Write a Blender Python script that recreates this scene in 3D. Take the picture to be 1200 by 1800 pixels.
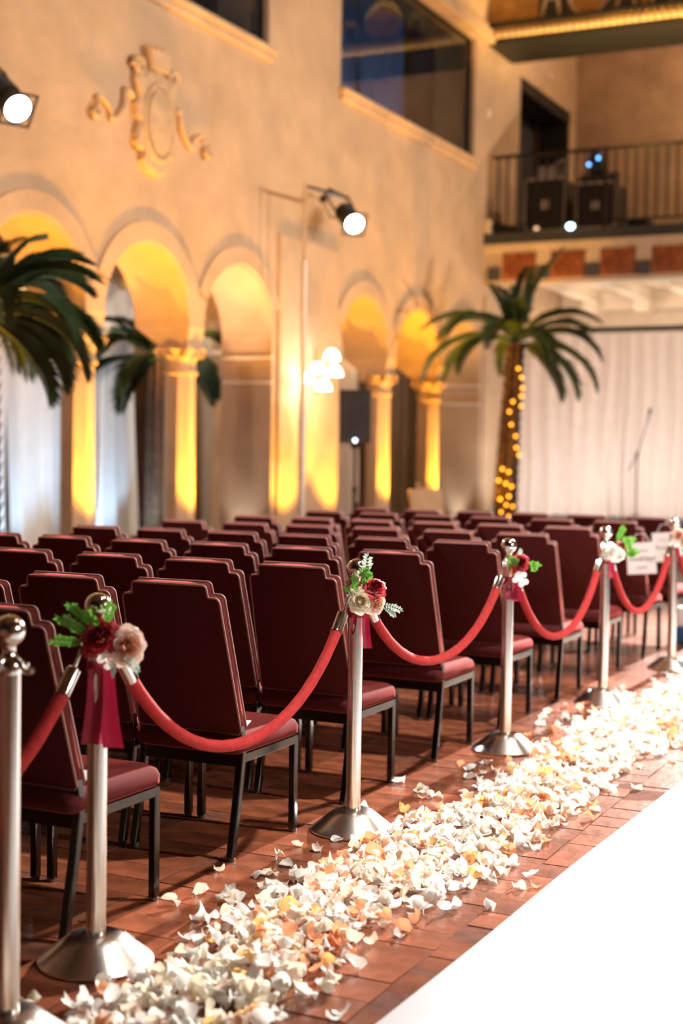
import bpy, bmesh, math, random
import numpy as np
from mathutils import Vector, Matrix, Euler
from mathutils.geometry import delaunay_2d_cdt

for o in list(bpy.data.objects): bpy.data.objects.remove(o)
scene = bpy.context.scene
C = scene.collection
PI = math.pi
R = math.radians
rnd = random.Random(7)

# ------------------------------------------------------------------ camera
YAW, PITCH, ROLL, CAMH = 0.4531, -0.0400, 0.0141, 1.3824
cam_d = bpy.data.cameras.new('camera'); cam_d.lens = 50; cam_d.sensor_width = 36; cam_d.sensor_height = 36
cam_d.sensor_fit = 'AUTO'; cam_d.clip_start = 0.05; cam_d.clip_end = 200
cam_d.dof.use_dof = True; cam_d.dof.focus_distance = 4.95; cam_d.dof.aperture_fstop = 1.7
cam = bpy.data.objects.new('camera', cam_d); C.objects.link(cam)
M = Matrix.Rotation(YAW, 4, 'Z') @ Matrix.Rotation(PI/2 + PITCH, 4, 'X') @ Matrix.Rotation(ROLL, 4, 'Z')
cam.matrix_world = Matrix.Translation((0, 0, CAMH)) @ M
scene.camera = cam

# ------------------------------------------------------------------ world and lights
W = bpy.data.worlds.new('world'); scene.world = W; W.use_nodes = True
W.node_tree.nodes['Background'].inputs[0].default_value = (1.0, 0.86, 0.7, 1)
W.node_tree.nodes['Background'].inputs[1].default_value = 0.05
vs = scene.view_settings
vs.view_transform = 'Standard'; vs.look = 'None'; vs.gamma = 1; vs.use_curve_mapping = False
vs.exposure = 0.0

def light(name, kind, loc, energy, color, target=None, size=0.1, angle=60, blend=0.3, sx=None):
    d = bpy.data.lights.new(name, kind); d.energy = energy; d.color = color
    if kind == 'SPOT':
        d.spot_size = R(angle); d.spot_blend = blend; d.shadow_soft_size = size
    elif kind == 'AREA':
        if sx: d.shape = 'RECTANGLE'; d.size = size; d.size_y = sx
        else: d.shape = 'DISK'; d.size = size
    else: d.shadow_soft_size = size
    o = bpy.data.objects.new(name, d); C.objects.link(o); o.location = loc
    if target is not None:
        o.rotation_euler = (Vector(target) - Vector(loc)).to_track_quat('-Z', 'Y').to_euler()
    return o

WARM = (1.0, 0.80, 0.62); NEUT = (1.0, 0.965, 0.92); COOL = (0.82, 0.91, 1.0); AMBER = (1.0, 0.44, 0.03)
# key: follow spot on the balcony front, straight down the aisle
light('balcony_spot', 'SPOT', (-2.05, 21.2, 6.2), 50000, NEUT, (-2.0, 5.5, 0), 0.10, 34, 0.5)
# ceiling spots over the aisle
for yy in (6.2, 10.2):
    light('ceiling_spot', 'SPOT', (1.0, yy - .9, 8.8), 4700 if yy < 8 else 3200, NEUT, (-2.9, yy, 0.4), 0.15, 44, 0.6)
# unseen fill lights added under the ceiling to warm the hall
for yy in (9.0, 17.0):
    light('ceiling_fill', 'AREA', (0.2, yy, 8.6), 90, WARM, (0.2, yy, 0), 1.6)
# wall spots on the opposite side wall washing this one
for yy, e in ((9.0, 4700), (14.0, 3700), (19.0, 3300)):
    light('opposite_wall_spot', 'SPOT', (7.4, yy, 4.4), e, WARM, (-8.0, yy + 1.2, 4.6), 0.12, 52, 0.8)
# lower spot on the opposite wall reaching the roped chairs from the aisle side
light('aisle_side_spot', 'SPOT', (7.4, 5.6, 4.4), 2300, NEUT, (-2.5, 6.0, 0.6), 0.12, 50, 0.7)
# amber uplights at the feet of columns and pilasters
for yy in (9.2, 11.08, 12.88, 14.78, 16.05, 17.95, 19.75, 21.55):
    light('column_uplight', 'SPOT', (-7.30, yy, 0.12), 420 if yy in (9.2, 14.78, 16.05, 21.55) else 900, AMBER, (-7.92, yy, 3.3), 0.05, 78, 0.45)
# cold light on the drapes behind the near arches
for yy in (11.4, 13.2):
    light('drape_uplight', 'SPOT', (-8.75, yy, 0.15), 115, (0.46, 0.74, 1.0), (-9.75, yy + 0.2, 1.6), 0.08, 96, 0.6)
# white uplights grazing the far jamb of each arcade
for yy in (14.53, 21.40):
    light('jamb_uplight', 'SPOT', (-8.36, yy - .22, 0.1), 34, (1, .95, .90), (-8.36, yy + .10, 2.4), 0.04, 60, 0.9)
light('arch_uplight', 'SPOT', (-8.40, 13.35, 0.1), 300, (1, .96, .92), (-8.34, 14.15, 3.3), 0.04, 26, 0.3)
for yy in (16.2, 20.5):
    light('corridor_lantern', 'POINT', (-9.4, yy, 3.5), 30, (1.0, .72, .42), None, 0.15)
# stage drape light and light behind the drape under the balcony
for xx in (-7.0, -5.0, -3.0):
    light('stage_uplight', 'SPOT', (xx, 20.9, 0.5), 150, (1.0, .92, .86), (xx, 22.6, 1.7), 0.08, 130, 0.8)
for xx in (-7.0, -5.2, -3.4):
    light('under_balcony_lamp', 'POINT', (xx, 24.3, 3.3), 44, (1.0, .80, .60), None, 0.12)
light('balcony_lamp', 'POINT', (-4.0, 24.0, 8.2), 300, (1.0, .66, .38), None, 0.2)
light('header_uplight', 'SPOT', (-5.0, 20.4, 5.2), 1700, (1.0, .6, .18), (-6.0, 21.5, 8.8), 0.1, 80, 0.7)
# palm uplights
light('palm_uplight', 'SPOT', (-6.9, 18.3, 0.12), 260, AMBER, (-6.6, 19.0, 3.0), 0.05, 60, 0.5)
light('palm_uplight', 'SPOT', (-7.5, 8.2, 0.12), 160, AMBER, (-7.6, 9.0, 3.0), 0.05, 60, 0.5)
# blue light inside the gallery behind the windows
light('gallery_blue', 'SPOT', (-9.9, 19.6, 6.3), 60, (.08, .36, 1.0), (-10.1, 21.3, 7.8), 0.1, 70, 0.6)
light('gallery_blue', 'POINT', (-10.2, 17.6, 7.4), 0.5, (.10, .38, 1.0), None, 0.2)
light('gallery_blue', 'POINT', (-10.2, 12.5, 7.4), 20, (.25, .45, 1.0), None, 0.2)

# ------------------------------------------------------------------ materials
def mat(name, col, rough=0.6, metal=0.0, var=0.0, scale=8.0, bump=0.0, bscale=40.0, sheen=0.0, coat=0.0,
        emit=None, estr=0.0, trans=0.0, island=0.0, stint=None, col2=None, detail=4.0, spec=0.5, aniso=0.0):
    m = bpy.data.materials.new(name); m.use_nodes = True
    nt = m.node_tree; N = nt.nodes; L = nt.links; b = N['Principled BSDF']
    b.inputs['Base Color'].default_value = (*col, 1); b.inputs['Roughness'].default_value = rough
    b.inputs['Metallic'].default_value = metal
    b.inputs['Specular IOR Level'].default_value = spec
    if sheen:
        b.inputs['Sheen Weight'].default_value = sheen; b.inputs['Sheen Roughness'].default_value = 0.35
        b.inputs['Sheen Tint'].default_value = (*(stint or [min(1, c*2.2+.12) for c in col]), 1)
    if coat:
        b.inputs['Coat Weight'].default_value = coat; b.inputs['Coat Roughness'].default_value = 0.12
    if emit:
        b.inputs['Emission Color'].default_value = (*emit, 1); b.inputs['Emission Strength'].default_value = estr
    tc = N.new('ShaderNodeTexCoord')
    if var or col2:
        nz = N.new('ShaderNodeTexNoise'); nz.inputs['Scale'].default_value = scale; nz.inputs['Detail'].default_value = detail
        L.new(tc.outputs['Object'], nz.inputs['Vector'])
        rp = N.new('ShaderNodeValToRGB')
        c2 = col2 or tuple(max(0, c*(1-var)) for c in col)
        c1 = tuple(min(1, c*(1+var*0.6)) for c in col) if not col2 else col
        rp.color_ramp.elements[0].position = .3; rp.color_ramp.elements[1].position = .7
        rp.color_ramp.elements[0].color = (*c2, 1); rp.color_ramp.elements[1].color = (*c1, 1)
        L.new(nz.outputs['Fac'], rp.inputs['Fac'])
        out = rp.outputs['Color']
        if island:
            oi = N.new('ShaderNodeObjectInfo'); ge = N.new('ShaderNodeNewGeometry')
            ad = N.new('ShaderNodeMath'); ad.operation = 'ADD'; fr = N.new('ShaderNodeMath'); fr.operation = 'FRACT'
            L.new(oi.outputs['Random'], ad.inputs[0]); L.new(ge.outputs['Random Per Island'], ad.inputs[1])
            L.new(ad.outputs[0], fr.inputs[0])
            mr = N.new('ShaderNodeMapRange'); mr.inputs['To Min'].default_value = 1-island; mr.inputs['To Max'].default_value = 1+island
            L.new(fr.outputs[0], mr.inputs['Value'])
            mx = N.new('ShaderNodeVectorMath'); mx.operation = 'SCALE'
            L.new(out, mx.inputs[0]); L.new(mr.outputs[0], mx.inputs['Scale']); out = mx.outputs[0]
        L.new(out, b.inputs['Base Color'])
    if bump:
        n2 = N.new('ShaderNodeTexNoise'); n2.inputs['Scale'].default_value = bscale; n2.inputs['Detail'].default_value = 5
        L.new(tc.outputs['Object'], n2.inputs['Vector'])
        bp = N.new('ShaderNodeBump'); bp.inputs['Strength'].default_value = bump; bp.inputs['Distance'].default_value = .02
        L.new(n2.outputs['Fac'], bp.inputs['Height']); L.new(bp.outputs['Normal'], b.inputs['Normal'])
    if trans:
        tr = N.new('ShaderNodeBsdfTranslucent'); tr.inputs['Color'].default_value = (*col, 1)
        ms = N.new('ShaderNodeMixShader'); ms.inputs[0].default_value = trans
        L.new(b.outputs[0], ms.inputs[1]); L.new(tr.outputs[0], ms.inputs[2])
        L.new(ms.outputs[0], N['Material Output'].inputs['Surface'])
    return m

MT = {}
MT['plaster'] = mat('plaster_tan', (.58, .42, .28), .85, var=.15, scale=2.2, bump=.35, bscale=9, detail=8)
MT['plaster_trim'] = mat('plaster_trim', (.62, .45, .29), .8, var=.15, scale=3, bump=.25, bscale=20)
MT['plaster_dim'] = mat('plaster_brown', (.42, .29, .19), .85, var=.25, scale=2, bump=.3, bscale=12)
MT['relief'] = mat('plaster_relief', (.62, .44, .27), .8, var=.18, scale=9, bump=.3, bscale=60)
MT['wood_ceiling'] = mat('painted_wood_ceiling', (.22, .12, .06), .6, var=.4, scale=4)
MT['tile'] = mat('terracotta_tile', (.25, .073, .034), .25, var=.45, scale=7, bump=.12, bscale=22, island=.28, coat=.0, spec=.5)
MT['grout'] = mat('floor_grout', (.15, .055, .034), .95, var=.3, scale=20, bump=.1, bscale=60, spec=.05)
MT['velvet'] = mat('maroon_velvet', (.074, .0135, .0125), .85, var=.12, scale=60, bump=.08, bscale=320, sheen=.75, stint=(1.0, .16, .14), spec=.08)
MT['piping'] = mat('highlit_piping', (.26, .10, .07), .7, var=.1, scale=60)  # catch-light along the piping edges put into its lighter colour
MT['frame'] = mat('black_nickel', (.075, .072, .07), .2, metal=1.0, var=.1, scale=30)
MT['rubber'] = mat('dark_glide', (.08, .07, .06), .35, var=.2, scale=30)
MT['steel'] = mat('satin_steel', (.74, .69, .63), .24, metal=1.0, var=.06, scale=40, bump=.02, bscale=200)
MT['polished'] = mat('polished_steel', (.82, .78, .74), .10, metal=1.0, var=.04, scale=20)
MT['rope'] = mat('red_velvet_rope', (.40, .030, .030), .75, var=.22, scale=45, bump=.12, bscale=180, sheen=.45, stint=(1, .20, .17), spec=.1)
MT['ribbon'] = mat('wine_ribbon', (.30, .006, .030), .5, var=.15, scale=30, sheen=.3, trans=.15)
MT['runner'] = mat('white_runner', (.66, .66, .68), .8, var=.02, scale=3, bump=.10, bscale=2.2)
MT['curtain'] = mat('blush_drape', (.82, .73, .68), .8, var=.06, scale=5, trans=.25)
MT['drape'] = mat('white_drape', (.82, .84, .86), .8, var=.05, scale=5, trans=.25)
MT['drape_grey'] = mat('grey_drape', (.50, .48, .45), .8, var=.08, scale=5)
MT['black'] = mat('matte_black', (.012, .012, .014), .55, var=.2, scale=20)
MT['blackmetal'] = mat('black_metal', (.025, .022, .02), .4, metal=.6, var=.2, scale=20)
MT['rear_shade'] = mat('painted_rear_shade', (.05, .03, .022), .9, var=.3, scale=3)  # gloom of the unseen rear put into the wall colour, limits bounce
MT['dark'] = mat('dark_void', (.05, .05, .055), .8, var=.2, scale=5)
MT['greenband'] = mat('slate_band', (.045, .05, .05), .6, var=.2, scale=8)
MT['cream'] = mat('cream_paint', (.72, .60, .42), .7, var=.1, scale=6)
MT['cream_white'] = mat('cream_white_paint', (.84, .74, .62), .7, var=.06, scale=6)
MT['terra'] = mat('carved_terracotta', (.42, .13, .04), .7, var=.5, scale=9, bump=.5, bscale=18)
MT['slateblock'] = mat('slate_block', (.09, .09, .10), .7, var=.2, scale=10)
MT['gold'] = mat('gold_paint', (.55, .34, .09), .5, var=.35, scale=5)
MT['gold_dark'] = mat('green_painted_panel', (.05, .07, .05), .6, var=.3, scale=9)
MT['leaf'] = mat('palm_leaf', (.045, .085, .030), .5, var=.4, scale=6)
MT['leaf2'] = mat('fern_green', (.13, .33, .045), .5, var=.3, scale=30, trans=.3)
MT['sage'] = mat('sage_leaf', (.50, .60, .50), .6, var=.2, scale=40, trans=.2)
MT['trunk'] = mat('palm_husk', (.12, .06, .03), .85, var=.5, scale=14, bump=.6, bscale=30)
MT['rose_red'] = mat('dark_red_rose', (.44, .010, .022), .6, var=.3, scale=25, sheen=.3)
MT['rose_blush'] = mat('blush_rose', (.88, .62, .50), .6, var=.08, scale=30, trans=.2)
MT['rose_peach'] = mat('peach_rose_heart', (.86, .46, .30), .6, var=.1, scale=30, trans=.2)
MT['tan_heart'] = mat('tan_flower_heart', (.72, .50, .22), .6, var=.1, scale=30)
MT['rose_deep'] = mat('near_black_rose_heart', (.20, .004, .010), .6, var=.2, scale=30)
MT['dimbulb'] = mat('dim_warm_lens', (1, .8, .6), .4, emit=(1.0, .66, .42), estr=.8)
MT['rose_cream'] = mat('cream_ranunculus', (.90, .80, .60), .6, var=.08, scale=30, trans=.2)
MT['rose_white'] = mat('ivory_rose', (.90, .87, .80), .6, var=.05, scale=30, trans=.2)
MT['silver'] = mat('silver_edging', (.55, .53, .50), .35, metal=1, var=.1, scale=30)
MT['polewhite'] = mat('pale_grey_pole', (.62, .58, .56), .4, metal=.3, var=.05, scale=10)
MT['paper'] = mat('white_card', (.86, .84, .82), .7, var=.03, scale=10)
MT['ink'] = mat('grey_ink', (.16, .15, .15), .7, var=.1, scale=50)
MT['board'] = mat('tan_board', (.66, .44, .26), .6, var=.2, scale=5)
MT['stagecarpet'] = mat('stage_deck', (.10, .07, .055), .8, var=.2, scale=10)
MT['sensor'] = mat('white_plastic', (.85, .82, .78), .4, var=.03, scale=10)
MT['lens'] = mat('lit_lens', (1, 1, 1), .4, emit=(.92, .97, 1.0), estr=40)
MT['bulb'] = mat('lit_glass_shade', (1, 1, 1), .4, emit=(1.0, .90, .76), estr=9)
MT['amberbulb'] = mat('amber_bulb', (1, .6, .15), .4, emit=(1.0, .36, .02), estr=5)
MT['blueled'] = mat('blue_led', (.1, .3, 1), .4, emit=(.12, .40, 1.0), estr=6)
MT['paleled'] = mat('pale_blue_led', (.5, .6, 1), .4, emit=(.50, .62, 1.0), estr=7)
MT['cyanlamp'] = mat('cyan_lamp', (.6, .9, 1), .4, emit=(.45, .90, 1.0), estr=10)
PET = [mat('petal_white', (.84, .80, .74), .6, var=.05, scale=3, trans=.36),
       mat('petal_cream', (.85, .75, .58), .6, var=.08, scale=3, trans=.36),
       mat('petal_blush', (.86, .66, .53), .6, var=.12, scale=3, trans=.36),
       mat('petal_peach', (.88, .40, .20), .6, var=.22, scale=3, trans=.38),
       mat('petal_gold', (.86, .52, .18), .6, var=.22, scale=3, trans=.38)]
def glass_mat():
    m = bpy.data.materials.new('window_glass'); m.use_nodes = True
    nt = m.node_tree; N = nt.nodes; L = nt.links
    N.remove(N['Principled BSDF'])
    t = N.new('ShaderNodeBsdfTransparent'); t.inputs[0].default_value = (.72, .78, .82, 1)
    g = N.new('ShaderNodeBsdfGlossy'); g.inputs['Roughness'].default_value = .03
    lw = N.new('ShaderNodeLayerWeight'); lw.inputs['Blend'].default_value = .5
    pw = N.new('ShaderNodeMath'); pw.operation = 'POWER'; pw.inputs[1].default_value = 5.0; L.new(lw.outputs['Facing'], pw.inputs[0])
    fr = N.new('ShaderNodeMath'); fr.operation = 'MULTIPLY_ADD'; fr.inputs[1].default_value = .94; fr.inputs[2].default_value = .05; L.new(pw.outputs[0], fr.inputs[0])
    nz = N.new('ShaderNodeTexNoise'); nz.inputs['Scale'].default_value = .8
    bp = N.new('ShaderNodeBump'); bp.inputs['Strength'].default_value = .02; L.new(nz.outputs['Fac'], bp.inputs['Height'])
    L.new(bp.outputs[0], g.inputs['Normal'])
    ms = N.new('ShaderNodeMixShader'); L.new(fr.outputs[0], ms.inputs[0]); L.new(t.outputs[0], ms.inputs[1]); L.new(g.outputs[0], ms.inputs[2])
    L.new(ms.outputs[0], N['Material Output'].inputs[0])
    return m
MT['glass'] = glass_mat()

# ------------------------------------------------------------------ mesh helpers
class MB:
    def __init__(s): s.v = []; s.f = []
    def add(s, vs, fs, mx=None):
        k = len(s.v)
        s.v += [tuple(mx @ Vector(p)) for p in vs] if mx is not None else [tuple(p) for p in vs]
        s.f += [tuple(i + k for i in f) for f in fs]; return s
    def box(s, a, b, bev=0.0, mx=None):
        x0, y0, z0 = a; x1, y1, z1 = b
        if not bev:
            vs = [(x0,y0,z0),(x1,y0,z0),(x1,y1,z0),(x0,y1,z0),(x0,y0,z1),(x1,y0,z1),(x1,y1,z1),(x0,y1,z1)]
            fs = [(3,2,1,0),(4,5,6,7),(0,1,5,4),(1,2,6,5),(2,3,7,6),(3,0,4,7)]
            return s.add(vs, fs, mx)
        bm = bmesh.new(); bmesh.ops.create_cube(bm, size=1)
        for v in bm.verts: v.co = Vector(((x0+x1)/2 + v.co.x*(x1-x0), (y0+y1)/2 + v.co.y*(y1-y0), (z0+z1)/2 + v.co.z*(z1-z0)))
        bmesh.ops.bevel(bm, geom=bm.edges[:], offset=bev, segments=2, affect='EDGES', profile=.5)
        bm.verts.index_update()
        s.add([v.co[:] for v in bm.verts], [[v.index for v in f.verts] for f in bm.faces], mx); bm.free(); return s
    def lathe(s, prof, n=24, mx=None, off=0.0, cap=True):
        vs = []; fs = []
        for r, z in prof:
            for k in range(n):
                a = 2*PI*k/n + off; vs.append((r*math.cos(a), r*math.sin(a), z))
        for i in range(len(prof)-1):
            for k in range(n):
                k2 = (k+1) % n; fs.append((i*n+k, i*n+k2, (i+1)*n+k2, (i+1)*n+k))
        if cap:
            fs.append(tuple(range(n-1, -1, -1))); fs.append(tuple(range((len(prof)-1)*n, len(prof)*n)))
        return s.add(vs, fs, mx)
    def tube(s, path, rad, n=10, closed=False, mx=None, flat=1.0):
        P = [Vector(p) for p in path]; m = len(P)
        rr = rad if isinstance(rad, (list, tuple)) else [rad]*m
        vs = []; fs = []; ref = None
        for i in range(m):
            if closed: t = P[(i+1) % m] - P[i-1]
            else: t = P[min(i+1, m-1)] - P[max(i-1, 0)]
            if t.length < 1e-9: t = Vector((0,0,1))
            t.normalize()
            if ref is None:
                ref = Vector((0,0,1)) if abs(t.z) < .9 else Vector((1,0,0))
            ref = (ref - t*ref.dot(t))
            if ref.length < 1e-6: ref = Vector((1,0,0)) - t*t.x
            ref.normalize(); bi = t.cross(ref)
            for k in range(n):
                a = 2*PI*k/n; vs.append(P[i] + ref*math.cos(a)*rr[i] + bi*math.sin(a)*rr[i]*flat)
        for i in range(m if closed else m-1):
            j = (i+1) % m
            for k in range(n):
                k2 = (k+1) % n; fs.append((i*n+k, i*n+k2, j*n+k2, j*n+k))
        if not closed:
            fs.append(tuple(range(n-1, -1, -1))); fs.append(tuple(range((m-1)*n, m*n)))
        return s.add(vs, fs, mx)
    def sphere(s, c, r, nu=16, nv=10, sc=(1,1,1)):
        prof = [(max(1e-4, r*math.sin(PI*i/nv)), -r*math.cos(PI*i/nv)) for i in range(nv+1)]
        mx = Matrix.Translation(c) @ Matrix.Diagonal((*sc, 1))
        return s.lathe(prof, nu, mx)
    def grid(s, fn, nu, nv, mx=None):
        vs = [fn(i/nu, j/nv) for j in range(nv+1) for i in range(nu+1)]
        fs = [(j*(nu+1)+i, j*(nu+1)+i+1, (j+1)*(nu+1)+i+1, (j+1)*(nu+1)+i) for j in range(nv) for i in range(nu)]
        return s.add(vs, fs, mx)
    def mesh(s, name, m=None, smooth=False):
        me = bpy.data.meshes.new(name); me.from_pydata(s.v, [], s.f); me.update()
        if m: me.materials.append(m)
        if smooth:
            me.polygons.foreach_set('use_smooth', [True]*len(me.polygons))
            if smooth != 'all':
                me.set_sharp_from_angle(angle=R(38))
        return me
    def build(s, name, m, parent=None, smooth=False, loc=None, rot=None):
        return put(name, s.mesh(name, m, smooth), parent, loc, rot)

def put(name, me, parent=None, loc=None, rot=None):
    o = bpy.data.objects.new(name, me); C.objects.link(o)
    if parent is not None: o.parent = parent
    if loc is not None: o.location = loc
    if rot is not None: o.rotation_euler = rot
    return o
def tag(o, label=None, cat=None, group=None, kind=None):
    if label: o['label'] = label
    if cat: o['category'] = cat
    if group: o['group'] = group
    if kind: o['kind'] = kind
    return o
def thing(name, label, cat, loc=(0,0,0), rz=0, group=None):
    o = bpy.data.objects.new(name, None); C.objects.link(o); o.empty_display_size = .1
    o.location = loc; o.rotation_euler = (0, 0, rz); return tag(o, label, cat, group)
def struct(name, mb, m, smooth=False, label=None):
    o = mb.build(name, m, None, smooth) if isinstance(mb, MB) else put(name, mb)
    o['kind'] = 'structure'
    if label: o['label'] = label
    return o
def kids(o, cache={}): return [c for c in bpy.data.objects if c.parent is o]
def copy_tree(o, parent=None, tree=None):
    c = o.copy(); C.objects.link(c); c.parent = parent
    for ch in tree.get(o.name, []): copy_tree(ch, c, tree)
    return c
def tree_of(root):
    t = {}
    for o in bpy.data.objects:
        if o.parent is not None: t.setdefault(o.parent.name, []).append(o)
    return t
def cdt_plate(outer, holes):
    """triangulated 2D polygon with holes -> verts2d, tris"""
    vs = []; es = []
    for loop in [outer] + holes:
        k = len(vs); n = len(loop); vs += [Vector(p) for p in loop]
        es += [(k+i, k+(i+1) % n) for i in range(n)]
    V, E, F, *_ = delaunay_2d_cdt(vs, es, [], 1, 1e-5)
    def inside(p, loop):
        r = False; n = len(loop)
        for i in range(n):
            x1, y1 = loop[i]; x2, y2 = loop[(i+1) % n]
            if (y1 > p[1]) != (y2 > p[1]) and p[0] < (x2-x1)*(p[1]-y1)/(y2-y1) + x1: r = not r
        return r
    out = []
    for f in F:
        c = sum((V[i] for i in f), Vector((0, 0)))/len(f)
        if inside(c, outer) and not any(inside(c, h) for h in holes): out.append(tuple(f))
    return [tuple(v) for v in V], out
def plate(mb, outer, holes, x0, x1):
    """slab in the YZ plane between x0 (front) and x1 (back) with openings"""
    V, F = cdt_plate(outer, holes)
    mb.add([(x0, y, z) for y, z in V], F); mb.add([(x1, y, z) for y, z in V], [f[::-1] for f in F])
    for loop in [outer] + holes:
        n = len(loop)
        vs = [(x0, y, z) for y, z in loop] + [(x1, y, z) for y, z in loop]
        mb.add(vs, [(i, (i+1) % n, n+(i+1) % n, n+i) for i in range(n)])
    return mb

# ================================================================== the room
ARCHES = [10.18, 11.98, 13.78, 17.05, 18.85, 20.65]; AR = 0.75; SPRING = 2.71
def arch_group(cs):
    pts = [(cs[0]-AR, -.02)]
    for c in cs:
        for k in range(25):
            a = PI - PI*k/24; pts.append((c + AR*math.cos(a), SPRING + AR*math.sin(a)))
    pts.append((cs[-1]+AR, -.02)); return pts
WIN = [(9.6, 14.37), (16.23, 20.95)]; WZ0, WZ1 = 6.0, 7.86
holes = [arch_group(ARCHES[:3]), arch_group(ARCHES[3:])]
for a, b in WIN: holes.append([(a, WZ0), (b, WZ0), (b, WZ1), (a, WZ1)])
holes.append([(23.1, 4.95), (25.95, 4.95), (25.95, 7.82), (23.1, 7.82)])
mb = MB(); plate(mb, [(1.0, -.05), (26.35, -.05), (26.35, 9.4), (1.0, 9.4)], holes, -8.0, -8.68)
wall_left = struct('wall_left', mb, MT['plaster'], label='tan plaster arcade wall with arches and gallery windows')
# proud arch rings
for c in ARCHES:
    m = MB(); n = 30
    a0 = math.acos(.895/.97)
    pts = []
    for k in range(n+1):
        a = a0 + (PI-2*a0)*k/n; pts.append((math.cos(a), math.sin(a)))
    vs = []; fs = []
    for y, z in pts:
        t = .97; i = AR
        vs += [(-8.0, c+y*t, SPRING+z*t), (-7.972, c+y*(t-.006), SPRING+z*(t-.006)), (-7.972, c+y*(i+.03), SPRING+z*(i+.03)), (-8.0, c+y*(i+.024), SPRING+z*(i+.024))]
    for k in range(n):
        for q in range(3): fs.append((4*k+q, 4*k+q+1, 4*k+5+q, 4*k+4+q))
    m.add(vs, fs); m.build('arch_ring', MT['plaster'], wall_left, True)
# pilaster between the arcades and at the far corner
for i, (y0, y1) in enumerate(((14.64, 16.2), (21.5, 21.8))):
    m = MB(); m.box((-8.0, y0, 0), (-7.962, y1, 3.95), .012); m.build('pilaster', MT['plaster'], wall_left)
    for z0_, z1_ in ((2.19, 2.25), (2.48, 2.54)):
        m = MB(); m.box((-8.66, y0-.135, z0_+.012), (-7.985, y0-.10, z1_-.012), .008); m.build('impost_moulding', MT['cream_white'], wall_left)
# sills with a rolled edge, and the cornice above the windows
for a, b in WIN:
    m = MB(); m.box((-8.06, a-.06, 5.93), (-7.90, b+.06, 6.0), .018); m.box((-8.0, a-.03, 5.84), (-7.94, b+.03, 5.93), .018)
    m.build('window_sill', MT['plaster_trim'], wall_left)
m = MB(); m.box((-8.02, 1.0, 7.90), (-7.86, 21.5, 8.10), .03); m.box((-8.02, 1.0, 8.10), (-7.94, 21.5, 8.22), .02)
struct('trim_1', m, MT['plaster_trim'], label='plaster cornice running above the gallery windows')
# windows
for i, (a, b) in enumerate(WIN):
    w = bpy.data.objects.new('window_%d' % (i+1), None); C.objects.link(w); w['kind'] = 'structure'
    w['label'] = ['dark gallery window above the wall crest', 'dark blue gallery window beside the balcony'][i]; w['category'] = 'window'
    m = MB()
    for p, q in (((a, WZ0), (b, WZ0+.04)), ((a, WZ1-.04), (b, WZ1)), ((a, WZ0), (a+.04, WZ1)), ((b-.04, WZ0), (b, WZ1))):
        m.box((-8.12, p[0], p[1]), (-8.07, q[0], q[1]))
    m.build('window_frame', MT['black'], w)
    npn = 3
    for k in range(npn):
        m = MB(); y0 = a+.04+(b-a-.08)*k/npn; y1 = a+.04+(b-a-.08)*(k+1)/npn
        m.box((-8.10, y0, WZ0+.04), (-8.09, y1, WZ1-.04)); m.build('pane', MT['glass'], w)
# gallery behind the windows
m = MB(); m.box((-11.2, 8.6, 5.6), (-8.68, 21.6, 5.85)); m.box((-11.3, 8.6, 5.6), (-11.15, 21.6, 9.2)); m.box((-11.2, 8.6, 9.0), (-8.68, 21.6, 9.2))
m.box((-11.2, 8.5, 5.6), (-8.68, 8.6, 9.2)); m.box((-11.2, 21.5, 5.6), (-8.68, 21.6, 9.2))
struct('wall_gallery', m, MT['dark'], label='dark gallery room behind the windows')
def drape(name, x0, y0, x1, y1, z0, z1, m, amp=.05, wl=.28, parent=None, seed=0, flare=0.0, thick=.004):
    """hanging cloth between two plan points"""
    rr = random.Random(seed); L = math.hypot(x1-x0, y1-y0); dx, dy = (x1-x0)/L, (y1-y0)/L
    n = max(16, int(L/wl*10)); ph = [rr.uniform(0, 6.28) for _ in range(4)]
    def fn(u, v):
        s = u*L; vv = 1-v
        a = amp*(.45+.55*vv)
        w = a*(math.sin(2*PI*s/wl + ph[0] + .9*math.sin(2*PI*s/(wl*3.3)+ph[1])) + .5*math.sin(2*PI*s/(wl*1.7)+ph[2]+vv*.8))
        z = z0+(z1-z0)*v
        s2 = s + .03*math.sin(6*v+ph[3]+s*2) + flare*vv*(u-.5)
        return (x0+dx*s2 - dy*w, y0+dy*s2 + dx*w, z)
    mb = MB(); mb.grid(fn, n, 14)
    return mb.build(name, m, parent, 'all')
for k, (a, b) in enumerate(((-11.0, -10.25), (-10.2, -9.35))):
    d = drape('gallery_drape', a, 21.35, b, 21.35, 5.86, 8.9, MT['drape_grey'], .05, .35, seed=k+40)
    tag(d, ['blue-lit drape inside the far gallery window, left fold', 'blue-lit drape inside the far gallery window, right fold'][k], 'drape')
# arcade corridor
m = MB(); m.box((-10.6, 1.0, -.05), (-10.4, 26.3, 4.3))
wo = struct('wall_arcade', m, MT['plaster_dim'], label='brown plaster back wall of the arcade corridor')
for z in (2.47, 2.79):
    m = MB(); m.box((-10.4, 15.6, z-.03), (-10.35, 26, z+.03), .01); m.build('picture_rail', MT['cream_white'], wo)
m = MB(); m.box((-10.6, 1.0, 4.1), (-8.68, 26.3, 4.3)); struct('ceiling_arcade', m, MT['dark'], label='dark ceiling of the arcade corridor')
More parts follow.
